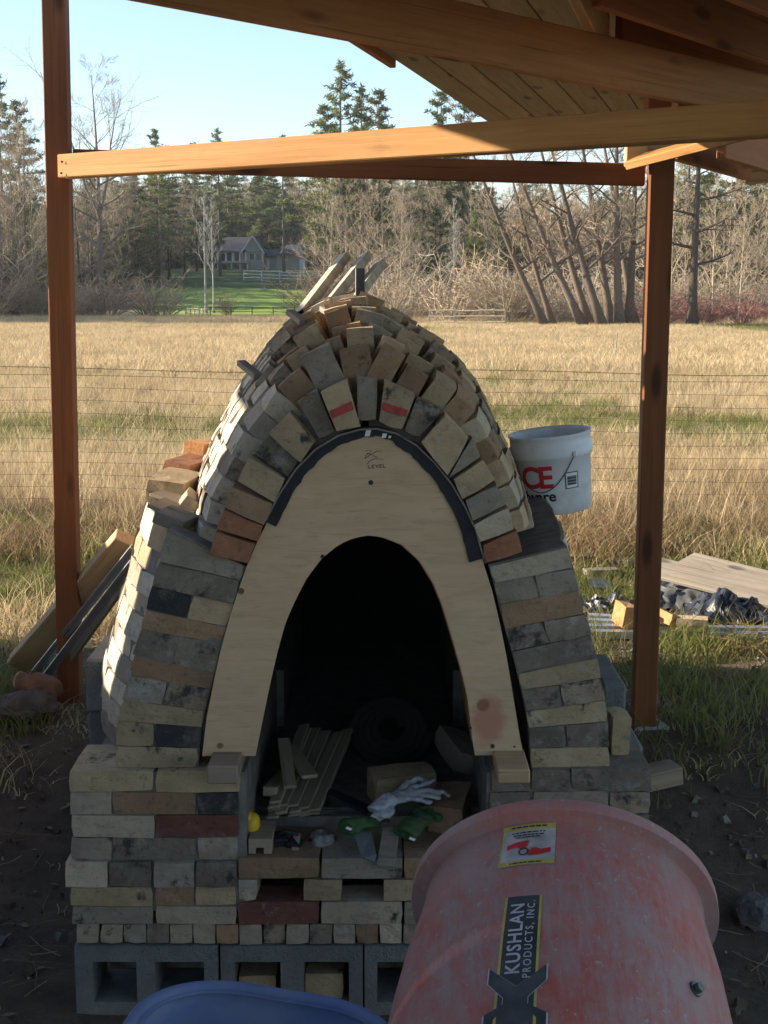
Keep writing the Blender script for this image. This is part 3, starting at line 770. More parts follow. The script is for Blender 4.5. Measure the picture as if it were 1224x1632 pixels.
# roof deck
ZD = 3.21
E0, E1 = PZ(640, 103, ZD), PZ(790, 203, ZD)
EA = (E1.x-E0.x)/(E1.y-E0.y)
def edge(y): return E0.x+EA*(y-E0.y)
YB = E1.y
for px, py in ((99, 258), (98, 276)):
    mb = MB(); c = P(px, py, 5.732); mb.tube([c, c+Vector((0,-.003,0))], .005, 8); part('screw', mb, M_darksteel, shel)
for j in range(6):            # extra boards added above the frame to shade the cross beam
    off = .092-.188*(j+1); y0, y1 = 3.55+.07*(j % 3), 4.66+.05*(j % 2)
    beam('roof_board', (edge(y0)+off, y0, ZD+.011), (edge(y1)+off, y1, ZD+.011), .180, .022, M_deck, shel, bevel=.003)
for j in range(20):
    off = .092+.188*j
    for ya, yb in ((-1.2, 3.0+.37*(j % 3)), (3.0+.37*(j % 3)+.004, YB+RNG.uniform(-.015, .015))):
        beam('roof_board', (edge(ya)+off, ya, ZD+.011+RNG.uniform(-.002,.002)), (edge(yb)+off, yb, ZD+.011), .172, .022, M_deck, shel, bevel=.003)
mb = MB(); mb.hexa([Vector((edge(-1.2)+.01, -1.2, ZD+.05)), Vector((edge(-1.2)+3.75, -1.2, ZD+.05)), Vector((edge(-1.2)+3.75, -1.2, ZD+.03)), Vector((edge(-1.2)+.01, -1.2, ZD+.03)),
                    Vector((edge(YB)+.01, YB, ZD+.05)), Vector((edge(YB)+3.75, YB, ZD+.05)), Vector((edge(YB)+3.75, YB, ZD+.03)), Vector((edge(YB)+.01, YB, ZD+.03))])
part('roof_sheet', mb, m_plain('dark_gap_backing', (.02,.015,.012), .95, bump=0), shel)  # near-black puts the shade of the board gaps into the sheet colour
beam('edge_board', (edge(-1.2)-.02, -1.2, ZD+.0), (edge(E0.y-.1)-.02, E0.y-.1, ZD+.0), .036, .07, M_joist, shel)
a, b = ext(PZ(918, 8, 3.0), PZ(950, 70, 3.0), .6, .5); beam('header', a+Vector((0,0,.1)), b+Vector((0,0,.1)), .04, .20, M_fir2, shel)
j0, j1 = PZ(936, 11, 3.0), PZ(1223, 106, 3.0); jd = (j1-j0).normalized(); jn = Vector((-jd.y, jd.x, 0))
hdir = (b-a).normalized(); stp = hdir*(.42/abs(hdir.dot(jn)))
for k in (-2, -1, 0, 1, 2, 3):
    p = j0+stp*k+Vector((.03,0,.1)); beam('joist', p, p+jd*2.6, .038, .20, M_joist, shel)
for px, py, Y, sx, sy, sz in ((112, 1122, 5.86, .2, .2, .09), (1031, 1156, 5.5, .16, .17, .09)):
    mb = MB(); c = P(px, py, Y); mb.box((c.x, c.y+.03, c.z-.035), (sx, sy, sz), (0, 0, .2)); part('footing', mb, M_concrete, shel, bevel=.012, center=True)

# unseen wall added to shade the yard; its hole shapes the sun patch
bwall = empty('added_shade_wall', (-3.2, 3.2, 0), 'added board wall out of view, its opening shaping the sun patch', 'wall')
y = -3.0
while y < 6.96:
    w_ = min(RNG.uniform(.18, .21), 7.0-y)
    if y < 4.18 < y+w_: w_ = max(4.18-y, .03)
    segs = [(0, 2.97)]
    if y > 4.15 and y < 6.05: segs = [(0, 1.60), (2.64, 2.97)]
    for z0, z1 in segs:
        beam('plank', (-3.2+RNG.uniform(-.004,.004), y+w_/2, z0), (-3.2, y+w_/2, z1), w_-.004, .03, M_grey, bwall, up=Vector((1,0,0)), bevel=0, roll=pi/2*0)
    y += w_
for z in (.5, 1.54, 2.70, 2.90): beam('rail', (-3.26, -3, z), (-3.26, 6.95, z), .04, .09, M_grey, bwall)
for yy in (-2.8, 1.0, 3.98, 6.2, 6.9): beam('post', (-3.33, yy, -.05), (-3.33, yy, 2.95), .1, .1, M_grey, bwall, up=Vector((1,0,0)))

# ------------------------------------------------------------------ loose things on and round the kiln
def loose_brick(c, rot, size, mat, label, cat='brick', group=None, name='loose_brick'):
    mb = MB(); mb.box((0,0,0), size); me = mb.mesh(name); setmats(me, B[mat]); rough_mesh(me, .002, .012)
    o = bpy.data.objects.new(name, me); COL.objects.link(o); o.location = c; o.rotation_euler = rot
    return tag(o, label, cat, group)
def block_px(px, py, Y): return P(px, py, Y)
zl = 1.262
loose_brick(P(270, 783, 4.12)+Vector((0,.10,0)), (radians(2), radians(9), radians(-8)), (.118, .228, .078), 'yellow', 'square yellowish brick lying on the left shoulder of the kiln')
loose_brick(P(298, 748, 4.55)+Vector((0,.05,0)), (0, radians(10), radians(-20)), (.10, .2, .062), 'red', 'reddish brick behind the yellowish brick on the left shoulder')
loose_brick(P(318, 726, 4.8)+Vector((0,.02,0)), (0, radians(6), radians(-24)), (.085, .10, .10), 'orange', 'orange brick stub standing against the left side of the vault')
mb = MB(); q = [P(254, 752, 4.34), P(274, 742, 4.5), P(294, 756, 4.5), P(289, 768, 4.34)]; mb.prism(q, (0,0,0), (0,.05,-.03))
single('flat_stone', mb, M_concrete, 'grey flat stone lying on top of the yellowish brick', 'stone', bevel=.006)
loose_brick(P(300, 808, 3.98)+Vector((0,.02,0)), (radians(10), radians(34), radians(10)), (.062, .10, .075), 'pale', 'pale brick chip in the sun wedged at the foot of the vault')
def shingle(p0, p1, w_, h_, mat, label, cat='shingle', group=None, roll=0., name='wood_shingle'):
    o = beam(name, p0, p1, w_, h_, mat, None, roll=roll, bevel=.002); return tag(o, label, cat, group)
shingle(P(258, 818, 3.80), P(304, 836, 3.78), .13, .035, M_grey, 'dark wedge of wood lying flat on the left shoulder', 'wood wedge', name='wood_wedge')
shingle(P(248, 800, 3.92), P(300, 822, 3.90), .14, .012, M_lath, 'brown board offcut on top of the dark wood wedge', 'board')
shingle(P(250, 785, 4.08), P(296, 800, 4.05), .10, .012, M_lath, 'thin pale board tucked under the yellowish brick', 'board')
for i, (a, b, lab) in enumerate((((384, 578, 4.05), (412, 600, 3.96), 'small wooden wedge stuck out of the left flank of the vault'), ((462, 497, 4.3), (484, 514, 4.2), 'small wooden wedge poking from the upper left of the crown'),
                                ((516, 492, 4.35), (528, 500, 4.25), 'tiny wooden wedge between two bricks at the top left of the crown'))):
    shingle(P(*a), P(*b), .03, .018, M_grey, lab, 'wedge', name='wooden_wedge')
# steel channels lying over the crown
def channel(p0, p1, w_, h_, th, mat, label, group=None, roll=0., name='metal_channel', cat='metal channel'):
    p0 = Vector(p0); p1 = Vector(p1); x = (p1-p0).normalized(); L = (p1-p0).length
    y = Vector((0,0,1)).cross(x).normalized(); z = x.cross(y)
    M = Matrix((x, y, z)).transposed().to_4x4(); M = Matrix.Translation((p0+p1)/2) @ M @ Matrix.Rotation(roll, 4, 'X')
    mb = MB(); mb.box((0,0,h_/2-th/2), (L, w_, th)); mb.box((0, w_/2-th/2, -th/2), (L, th, h_-th)); mb.box((0, -w_/2+th/2, -th/2), (L, th, h_-th))
    mb.box((0, w_/2-th-.006, -h_/2+th/2), (L, .012, th)); mb.box((0, -w_/2+th+.006, -h_/2+th/2), (L, .012, th))
    me = mb.mesh(name); setmats(me, mat); o = bpy.data.objects.new(name, me); COL.objects.link(o); o.matrix_world = M
    return tag(o, label, cat, group)
M_stud = m_plain('cream_metal', (.47,.41,.30), .7, .0, nscale=14, amt=.4, bump=.03)
for px0, px1, dz, lab in ((490, 549, 0, 'leftmost of the cream metal channels laid over the crown'), (520, 584, .004, 'middle cream metal channel laid over the crown'), (556, 607, -.03, 'rightmost cream metal channel laid over the crown')):
    channel(P(px0-12, 503, 4.75), P(px1, 410, 5.75)+Vector((0,0,dz)), .050, .034, .003, M_stud, lab, 'metal channels over the crown', roll=radians(-32))
shingle(P(574, 486, 4.9), P(574, 428, 4.92), .035, .02, M_darksteel, 'dark upright stick standing at the top of the crown', 'stick', name='upright_stick')
# things round the plinth
loose_brick(P(988, 1183, 3.72)+Vector((0,.055,0)), (0, radians(1), radians(4)), (.052, .11, .152), 'yellow', 'yellow brick standing on end at the right foot of the wall')
def solid_block(x0, x1, y0, y1, z0, z1, label):
    mb = MB(); mb.box(((x0+x1)/2, (y0+y1)/2, (z0+z1)/2), (x1-x0, y1-y0, z1-z0)); return single('concrete_block', mb, M_block, label, 'concrete block', bevel=.008)
for i in range(5):
    solid_block(-.985+.004*(i % 2), -.873, 4.2, 4.6, .184*i-.13, .184*i+.051, ['bottom block of the grey stack left of the kiln', 'second block up in the grey stack left of the kiln', 'middle block of the grey stack left of the kiln', 'block just below the top of the grey stack left of the kiln', 'top block of the grey stack left of the kiln'][i])
for i in range(4):
    solid_block(.738, .815, 4.28, 4.68, .2025*i-.13, .2025*i+.069, ['buried bottom block of the grey stack right of the kiln', 'lower block of the grey stack right of the kiln', 'middle block of the grey stack right of the kiln', 'top block of the grey stack right of the kiln beside the post'][i])
for i in range(4):
    solid_block(.738, .80, 3.9, 4.26, .182*i-.13, .182*i+.049, ['lowest of the lower grey blocks at the right edge of the plinth', 'second of the lower grey blocks at the right edge of the plinth', 'middle of the lower grey blocks at the right edge of the plinth', 'topmost of the lower grey blocks at the right edge of the plinth'][i])
def wood_block(px0, px1, py0, py1, Y, dep, mat, label, topback=0.):
    q = pxq(px0, px1, py0+6, py1+3, Y); mb = MB()
    mb.hexa([p for p in q]+[Vector((p.x, p.y+dep, p.z)) for p in q]); return single('wood_block', mb, mat, label, 'wood block', bevel=.004)
wood_block(330, 379, 1215, 1247, 3.50, .30, M_deck, 'pale wood block under the left foot of the plywood form')
wood_block(793, 845, 1221, 1246, 3.46, .24, M_fir2, 'pale wood block under the right foot of the plywood form')
shingle(Vector((1.0, 5.0, gz(1.0, 5.0)+.035)), Vector((1.175, 5.06, gz(1.175, 5.06)+.04)), .10, .075, M_deck, 'short board offcut on the dirt right of the plinth', 'board offcut', name='board_offcut')

# things inside the fire mouth
gfl = zfl+.004
slats = 'thin wood slats bundled in the fire mouth'
for i in range(16):
    r = RNG; row = i // 5; c = i % 5
    a = Vector((lerp(-.335, -.215, c/4)+r.uniform(-.008,.008), 3.80+r.uniform(-.02,.02), gfl+.010+.0125*row+.03)); 
    b = Vector((lerp(-.27, -.13, c/4)+r.uniform(-.01,.01), 4.32+r.uniform(-.03,.03), gfl+.06+.0125*row+.05))
    shingle(a, b, .038, .009, M_lath, 'thin wood slat in the bundle on the fire mouth floor', 'wood slat', slats, roll=radians(-12+r.uniform(-4,4)), name='wooden_lath')
shingle(P(462, 1255, 3.86), P(452, 1178, 4.1), .04, .012, M_lath, 'loose slat standing up behind the slat bundle', 'wood slat', name='wooden_lath')
shingle(P(494, 1238, 3.9), P(462, 1190, 4.15), .05, .012, M_lath, 'short slat crossing the top of the slat bundle', 'wood slat', name='wooden_lath')
shingle(P(430, 1262, 3.86), P(470, 1218, 4.2), .045, .03, M_lath, 'short pale offcut lying beside the slat bundle', 'wood offcut', name='wood_offcut')
# support bricks under the bundle
loose_brick((-.27, 3.93, gfl+.012), (0,0,.1), (.23,.114,.022), 'dark', 'thin dark brick under the slat bundle')
loose_brick((.055, 3.99, gfl+.06), (.1,0,.3), (.20,.10,.12), 'tan', 'tan brick behind the white glove')
loose_brick((.20, 3.86, gfl+.045), (.05,0,-.2), (.11,.2,.085), 'brown', 'brown brick to the right of the green gloves')
loose_brick((.255, 4.25, gfl+.09), (.2,.35,.4), (.11,.2,.07), 'grey', 'grey brick leaning in the right of the fire mouth')
# black hose coil
hs = MB(); pts = []
for i in range(85):
    t = i/84*2*pi*4.0; q_ = .035+.075*i/84; pts.append(Vector((.02+q_*1.25*cos(t), 4.36+.03*sin(t)-.010*t/6, gfl+.135+q_*sin(t))))
hs.tube(pts, .017, 8); single('rubber_hose', hs, M_inner_dark, 'coil of black rubber hose deep in the fire mouth', 'hose', smooth_=True)
shingle(P(520, 1262, 3.9), P(590, 1292, 3.8), .045, .012, M_black, 'black strip of rubber left of the white glove', 'rubber strip', name='rubber_strip')
# tape measure: yellow shell, black foot
tm = empty('tape_measure', (-.385, 3.66, gfl), 'yellow and black tape measure in the corner of the fire mouth', 'tape measure')
mb = MB(); c = P(401, 1313, 3.70); mb.ell(c, (.026,.035,.034), 12, 8, (.3,.2,0)); mb.box(c+Vector((-.012,0,.02)), (.025,.05,.03)); part('shell', mb, m_plain('yellow_plastic', (.75,.47,.03), .4, nscale=4, amt=.1, bump=0), tm, smooth_=True)
mb = MB(); mb.box(P(402, 1339, 3.68), (.058,.05,.04), (.1,.1,.2)); part('foot', mb, M_black, tm, bevel=.008, center=True)
# black clamp
cl = MB(); c = P(444, 1345, 3.70); cl.box(c, (.045,.05,.06), (.2,.1,.3)); cl.box(c+Vector((.045,-.01,-.008)), (.04,.05,.05), (.1,.3,-.2)); cl.tube([c+Vector((-.01,0,.02)), c+Vector((.02,-.01,.045)), c+Vector((.06,0,.03))], .008, 6)
single('spring_clamp', cl, M_black, 'small black clamp on the sill beside the notched wood block', 'clamp', bevel=.004)
# notched wood block
nb = MB(); zt = zfl
pts = [(-.392,0),(-.392,.045),(-.325,.045),(-.325,0),(-.348,0),(-.348,.018),(-.372,.018),(-.372,0)]
nb.prism([Vector((x, 0, gfl+z)) for x, z in pts], (0,3.615,0), (0,3.75,0)); single('wood_block', nb, M_lath, 'pale wood block with a notch cut in its foot on the sill', 'wood block')
shingle(P(473, 1330, 3.72), P(470, 1362, 3.64), .022, .012, M_lath, 'short stick beside the black clamp', 'stick', name='short_stick')
# crumpled rag
rg = MB(); c = P(512, 1338, 3.72); rg.ell(c, (.035,.04,.022), 20, 14); rg.ell(c+Vector((.02,-.05,-.028)), (.016,.02,.02), 16, 10)
o = remeshed(rg, .005, m_plain('grey_cloth', (.27,.27,.27), .95, nscale=30, amt=.3, bump=.4), 'cloth_rag', None, 0); displace(o.data, .016, 32); tag(o, 'crumpled grey rag on the middle of the sill', 'rag')
# gloves
def glove(fing, palm, cuff, name, mat, label, voxel=.0045, extra=None):
    g = MB()
    for c, r, rot in palm: g.ell(c, r, 16, 10, rot)
    for f in fing:
        pts, r0, r1 = f; g.tube(pts, [lerp(r0, r1, i/(len(pts)-1)) for i in range(len(pts))], 10); g.ell(pts[-1], (r1,)*3, 10, 6); g.ell(pts[0], (r0,)*3, 10, 6)
    g.tube(cuff[0], cuff[1], 14)
    o = remeshed(g, voxel, mat, name, None, 3); displace(o.data, .0075, 38); o.scale = (1, 1, .74); return tag(o, label, 'glove')
M_knit = m_plain('white_knit', (.50,.51,.53), .95, nscale=60, amt=.2, bump=.4, dirt=(.2,.2,.2), dirt_amt=.5)
M_green = m_plain('green_cloth', (.045,.105,.03), .9, nscale=24, amt=.35, bump=.4, dirt=(.13,.13,.10), dirt_amt=.4)
def gp(px, py, Y, dz=0): return P(px, py, Y)+Vector((0, 0, dz))
glove([([gp(640,1245,3.84), gp(655,1234,3.86), gp(668,1226,3.87), gp(676,1231,3.86)], .0125, .009), ([gp(652,1248,3.82), gp(672,1240,3.84), gp(690,1230,3.85)], .012, .0095), ([gp(658,1252,3.80), gp(682,1249,3.81), gp(706,1251,3.81), gp(713,1259,3.80)], .012, .0095),
       ([gp(656,1258,3.79), gp(680,1258,3.79), gp(700,1262,3.79)], .012, .0095), ([gp(650,1264,3.78), gp(668,1266,3.77), gp(684,1270,3.76)], .011, .009)],
      [(gp(636,1262,3.80), (.050,.038,.020), (0,-.3,.35))], ([gp(626,1262,3.79), gp(608,1278,3.76), gp(596,1291,3.74)], [.030,.028,.031]), 'work_glove', M_knit, 'white knit work glove lying palm down over the green gloves')
glove([([gp(618,1280,3.75), gp(625,1290,3.73), gp(618,1300,3.71)], .011, .009)], [(gp(612,1290,3.74), (.022,.03,.014), (0,.3,0))], ([gp(612,1284,3.75), gp(606,1294,3.73), gp(602,1301,3.71)], [.018,.02,.021]), 'work_glove', M_knit, 'grey edge of a second knit glove under the white one')
def lump(cs, vox, mat, name, label, cat, amp, fr):
    g = MB()
    for c, r, rot in cs: g.ell(c, r, 18, 12, rot)
    o = remeshed(g, vox, mat, name, None, 1); displace(o.data, amp, fr, 3.); return tag(o, label, cat)
g1 = glove([([gp(596,1302,3.74), gp(610,1300,3.75), gp(618,1306,3.75)], .016, .012)], [(gp(584,1308,3.70), (.045,.03,.022), (0,.25,.2))], ([gp(580,1308,3.70), gp(562,1311,3.67), gp(548,1313,3.65)], [.026,.029,.032]), 'green_glove', M_green, 'green glove with its cuff open, lying on the trowel blade')
g2 = glove([([gp(676,1290,3.72), gp(690,1288,3.74), gp(698,1296,3.73)], .016, .012), ([gp(664,1284,3.74), gp(676,1280,3.77), gp(690,1280,3.78)], .015, .011)], [(gp(668,1300,3.70), (.048,.035,.026), (0,-.4,.2))], ([gp(662,1302,3.70), gp(652,1317,3.67), gp(645,1327,3.65)], [.034,.036,.037]), 'green_glove', M_green, 'larger green glove with crumpled cuff near the red drum')
for px, py, Y, par in ((556, 1313, 3.612, g1), (657, 1331, 3.605, g2)):
    mb = MB(); mb.box(P(px, py, Y), (.018,.003,.009), (0,.5,0)); part('care_label', mb, M_white, par)
M_blade = m_plain('worn_blade', (.38,.40,.40), .45, .5, nscale=9, amt=.3, bump=.05)
mb = MB(); q = [P(562,1325,3.68), P(592,1325,3.68), P(600,1362,3.56), P(596,1372,3.54), P(577,1366,3.56)]
mb.prism(q, (0,0,0), (0,.006,-.006)); single('trowel_blade', mb, M_blade, 'grey trowel blade sticking out from under the left green glove', 'trowel')
mb = MB(); q = [P(611,1318,3.70), P(638,1318,3.70), P(628,1380,3.555), P(600,1378,3.555)]
mb.prism(q, (0,0,0), (0,.006,-.014)); single('wood_shingle', mb, M_grey, 'grey shingle hanging over the sill below the larger green glove', 'shingle')

# ------------------------------------------------------------------ bucket
bc = Vector((.622, 4.70, 1.212)); BT = Matrix.Translation(bc) @ Matrix.Rotation(radians(-6.5), 4, 'Y') @ Matrix.Rotation(radians(2), 4, 'X')
bk = empty('bucket', bc, 'dirty white plastic bucket with red lettering on the right shoulder of the kiln', 'bucket')
BZ = .80
prof = [(.001, 0), (.122, 0), (.127, .006), (.130, .05), (.139, .245), (.147, .249), (.149, .262), (.149, .292), (.144, .300), (.144, .338), (.148, .343), (.148, .350), (.140, .351), (.137, .33), (.128, .02), (.001, .015)]
prof = [(r_, z_*BZ) for r_, z_ in prof]
def bucket_r(z): return .1278+(.139-.1278)*clamp(z/.245) if z < .246 else .1495
mb = MB(); mb.lathe(prof, 48, BT)
M_bucket = m_plain('white_plastic', (.70,.71,.72), .45, nscale=5, amt=.06, bump=.03, dirt=(.33,.29,.24), dirt_amt=.85)
part('body', mb, M_bucket, bk, smooth_=True)
VA = radians(-90)+atan2(0, 1)          # angle of the bucket that faces the camera
def bmap(u, z, off): 
    r = bucket_r(z)+off; a = VA+u/.134+radians(-7); return BT @ Vector((r*cos(a), r*sin(a), z*BZ))
def bprint(name, vs, fs, mat, u, z, off=.0008, sx=1):
    mb = MB(); mb.add([bmap(u+x*sx, z+y, off) for x, y, _ in vs], fs); return part(name, mb, mat, bk)
vs, fs = text_mesh('ACE', .135, .86, .0035); bprint('lettering', vs, fs, M_redink, -.094, .168, .0012, sx=.80)
vs, fs = text_mesh('Hardware', .066, .95, .0016); bprint('lettering', vs, fs, M_ink, -.105, .086, .0012, sx=.85)
def rectmesh(w_, h_, n=6):
    vs = []; fs = []
    for i in range(n+1):
        x = -w_/2+w_*i/n; vs += [(x, -h_/2, 0), (x, h_/2, 0)]
    return vs, [(2*i, 2*i+2, 2*i+3, 2*i+1) for i in range(n)]
vs, fs = rectmesh(.052, .074); bprint('label_frame', vs, fs, M_ink, .066, .150, .0005)
vs, fs = rectmesh(.044, .066); bprint('label_panel', vs, fs, M_bucket, .066, .150, .0011)
bars = MB()
for i in range(9):
    vs, fs = rectmesh(.036, .0024+.0012*(i % 3), 3); bars.add([bmap(.066+x, .168-.0045*i+y, .0016) for x, y, _ in vs], fs)
part('barcode', bars, M_ink, bk)
hb = MB(); pts = []
for i in range(22):
    t = i/21; u = lerp(.075, -.165, t); z = .262-.155*sin(pi*min(t*1.0, 1))**.8 if t > 0 else .262
    pts.append(bmap(u, z if t < 1 else .262, .004 if 0 < t < 1 else .002))
hb.tube(pts, .0019, 6); part('bail_handle', hb, M_darksteel, bk, smooth_=True)
for u in (.075, -.165):
    mb = MB(); p = bmap(u, .264, .003); mb.ell(p, (.010,.008,.012), 10, 6); part('handle_lug', mb, M_bucket, bk, smooth_=True)

# ------------------------------------------------------------------ cement mixer
AX = Vector((.13, cos(radians(26)), sin(radians(26)))).normalized(); RC = P(897, 1440, 2.42)
DXX = (Vector((1,0,0))-AX*AX.x).normalized(); MX = Matrix((DXX, (-AX).cross(DXX), -AX)).transposed().to_4x4(); MX = Matrix.Translation(RC) @ MX
mix = empty('cement_mixer', (RC.x, RC.y-.3, -.13), 'faded red cement mixer drum turned towards the kiln, dusted with cement', 'cement mixer')
def m_drum():
    t = NT('faded_red_plastic'); v = t.coord('World')
    n = t.noise(v, 5.5, 9, .76, .1); mpr = t.n('ShaderNodeMapping'); mpr.inputs['Rotation'].default_value = (0, 0, radians(-38)); mpr.inputs['Scale'].default_value = (11, 2.2, 3); t.l(t.n('ShaderNodeNewGeometry').outputs['Position'], mpr.inputs['Vector']); sc = t.noise(mpr.outputs[0], 4, 9, .78, .2)
    c = t.ramp(t.noise(v, 3, 3), [(.35, (.50,.065,.038)), (.65, (.40,.09,.062))])
    dust = t.ramp(t.math('ADD', t.math('MULTIPLY', n, .55), t.math('MULTIPLY', sc, .55)), [(.44, 0.14), (.61, .75)])
    sp = t.n('ShaderNodeSeparateXYZ'); mp = t.n('ShaderNodeNewGeometry'); t.l(mp.outputs['Position'], sp.inputs[0])
    mr = t.n('ShaderNodeMapRange'); mr.inputs['From Min'].default_value = RC.y-.36; mr.inputs['From Max'].default_value = RC.y-.04; t.l(sp.outputs[1], mr.inputs[0])
    d2 = t.math('MULTIPLY', mr.outputs[0], .92); dm = t.math('MAXIMUM', dust, t.math('MULTIPLY', d2, t.ramp(n, [(.3, .55), (.55, 1.)])))
    c = t.mix(dm, c, (.33,.275,.255))
    c = t.mix(t.ramp(t.noise(t.coord('World', (7, 2, 2)), 3.2, 6, .7, 1.2), [(.62, 0.), (.72, .45)]), c, (.07,.06,.06))
    scr = t.noise(t.coord('World', (26, 5, 5)), 5, 4, .7, .3); c = t.mix(t.ramp(scr, [(.60, 0.), (.66, .35)]), c, (.34,.29,.28))
    spl = t.noise(t.coord('World'), 70, 3, .6); c = t.mix(t.ramp(spl, [(.66, 0.), (.69, .7)]), c, (.36,.34,.32))
    c = t.mix(t.ramp(t.noise(t.coord('World', (30, 3, 3)), 9, 3, .6), [(.70, 0.), (.73, .5)]), c, (.10,.06,.06))
    t.col(c); t.set(Roughness=.66); t.bump(t.math('ADD', t.noise(v, 60, 5, .7), t.math('MULTIPLY', spl, 1.5)), .35, .004); return t.m
M_drum = m_drum()
dprof = [(.262, .0), (.288, -.004), (.294, .004), (.2945, .006), (.295, .026), (.294, .0275), (.273, .030), (.2675, .032), (.267, .044), (.267, .062), (.274, .10), (.290, .19), (.303, .30), (.313, .45), (.311, .60), (.29, .72), (.20, .77), (.06, .79), (.001, .79)]
mb = MB(); mb.lathe(dprof, 72, MX); dr_ = part('drum', mb, M_drum, mix, smooth_=True); es = dr_.modifiers.new('crisp', 'EDGE_SPLIT'); es.split_angle = radians(38)
mb = MB(); mb.lathe([(.262, .0), (.255, .06), (.272, .3), (.285, .6), (.2, .74), (.001, .76)], 48, MX); part('drum_lining', mb, M_concrete, mix, smooth_=True)
def drum_r(s):
    for (r0, s0), (r1, s1) in zip(dprof[8:], dprof[9:]):
        if s0 <= s <= s1: return lerp(r0, r1, (s-s0)/(s1-s0))
    return .2685
def dmap(u, s, off, phi0):
    r = drum_r(s)+off; a = phi0+u/.285; return MX @ Vector((-r*sin(a), r*cos(a), s))
def project(p):
    d = p-Vector((0,0,CAMZ)); z = d.dot(FW); return (W/2+F*d.x/z, HH/2-F*d.dot(UP)/z)
def drum_at(px, py):
    "(s, phi) of the drum surface point seen at a pixel"
    s, phi = .2, .2
    for _ in range(40):
        x, y = project(dmap(0, s, 0, phi)); phi -= (px-x)*.0030; s += (py-y)*.0008
    return s, phi
s_a, ph_a = drum_at(835, 1428)
def dprint(name, vs, fs, mat, s0, phi0, off, rot=0.):
    "x,y of the print: x to the right, y towards the rim"
    mb = MB(); out = []
    for x, y, _ in vs:
        if rot: x, y = -y, x
        out.append(dmap(-x, s0-y, off, phi0))
    mb.add(out, fs); return part(name, mb, mat, mix)
def gridrect(x0, x1, y0, y1, nx=4, ny=6):
    vs = [(lerp(x0, x1, i/nx), lerp(y0, y1, j/ny), 0) for j in range(ny+1) for i in range(nx+1)]
    return vs, [(j*(nx+1)+i, j*(nx+1)+i+1, (j+1)*(nx+1)+i+1, (j+1)*(nx+1)+i) for j in range(ny) for i in range(nx)]
M_decal = m_plain('dark_decal', (.045,.05,.055), .5, nscale=12, amt=.4, bump=.03, dirt=(.16,.16,.16), dirt_amt=.6)
M_yel = m_plain('yellow_print', (.50,.42,.09), .6, nscale=40, amt=.2, bump=0, dirt=(.3,.26,.2), dirt_amt=.6)
M_lett = m_plain('pale_print', (.50,.50,.50), .6, nscale=20, amt=.2, bump=0, dirt=(.25,.25,.25), dirt_amt=.4)
M_stk = m_plain('sticker_white', (.46,.45,.43), .6, nscale=34, amt=.3, bump=.1, dirt=(.30,.26,.24), dirt_amt=.9)
hw_ = .031
vs, fs = gridrect(-hw_, hw_, -.50, 0, 6, 24); dprint('decal', vs, fs, M_decal, s_a, ph_a, .0006)
for x0 in (-hw_, hw_-.0042):
    vs, fs = gridrect(x0, x0+.0042, -.50, 0, 1, 24); dprint('decal_border', vs, fs, M_yel, s_a, ph_a, .0010)
vs, fs = text_mesh('KUSHLAN', .0310, 1.12, .0006); dprint('lettering', vs, fs, M_lett, s_a+.092, ph_a+.007/.285, .0013, rot=1)
vs, fs = text_mesh('PRODUCTS, INC.', .0172, 1.30, .0002); dprint('lettering', vs, fs, M_lett, s_a+.094, ph_a-.0145/.285, .0013, rot=1)
# arrow emblem
def poly(name, pts, mat, s0, phi0, off):
    dprint(name, [(x, y, 0) for x, y in pts], [tuple(range(len(pts)))], mat, s0, phi0, off)
em = [(-.043,-.152),(0,-.192),(.043,-.150),(.043,-.180),(.018,-.212),(.018,-.225),(.045,-.240),(.045,-.262),(-.045,-.262),(-.045,-.240),(-.018,-.225),(-.018,-.212),(-.043,-.182)]
def tri(pts):
    bm = bmesh.new(); vv = [bm.verts.new((x, y, 0)) for x, y in pts]; bm.faces.new(vv); bmesh.ops.triangulate(bm, faces=bm.faces[:])
    bm.verts.index_update(); r = [tuple(v.index for v in f.verts) for f in bm.faces]; bm.free(); return r
tf = tri(em); cx, cy = 0, -.21
dprint('emblem', [(x*1.06, (y-cy)*1.05+cy, 0) for x, y in em], tf, M_lett, s_a, ph_a, .0016)
dprint('emblem', [(x, y, 0) for x, y in em], tf, M_decal, s_a, ph_a, .0021)
# warning sticker near the rim
s_b, ph_b = drum_at(841, 1347)
vs, fs = gridrect(-.052, .052, -.052, .052, 6, 4); dprint('sticker', vs, fs, M_stk, s_b, ph_b, .0007)
for y0, y1 in ((.036,.052), (-.052,-.040)):
    vs, fs = gridrect(-.052, .052, y0, y1, 6, 1); dprint('sticker_band', vs, fs, M_yel, s_b, ph_b, .0012)
vs, fs = gridrect(-.052, -.049, -.042, .041, 1, 3); dprint('sticker_band', vs, fs, M_yel, s_b, ph_b, .0012)
rs = random.Random(5)
for i, (y_, w_) in enumerate(((.046,.07), (.034,.066), (.028,.06), (.022,.05), (-.047,.06))):
    x = -w_/2
    while x < w_/2:
        l = rs.uniform(.004,.012); vs, fs = gridrect(x, min(x+l, w_/2), y_-.0014, y_+.0014, 1, 1); dprint('sticker_print', vs, fs, M_ink, s_b, ph_b, .0018); x += l+.002
hand = [(-.040,.004),(-.02,.010),(.0,.012),(.004,.006),(-.004,.003),(.004,-.002),(-.006,-.004),(.0,-.008),(-.012,-.009),(-.022,-.004),(-.040,-.008)]
dprint('sticker_print', [(x, y, 0) for x, y in hand], tri(hand), M_redink, s_b, ph_b, .0018)
h2 = [(-x*1.0+.004, -y-.018) for x, y in hand]; dprint('sticker_print', [(x, y, 0) for x, y in h2], tri(h2), M_redink, s_b, ph_b, .0018)
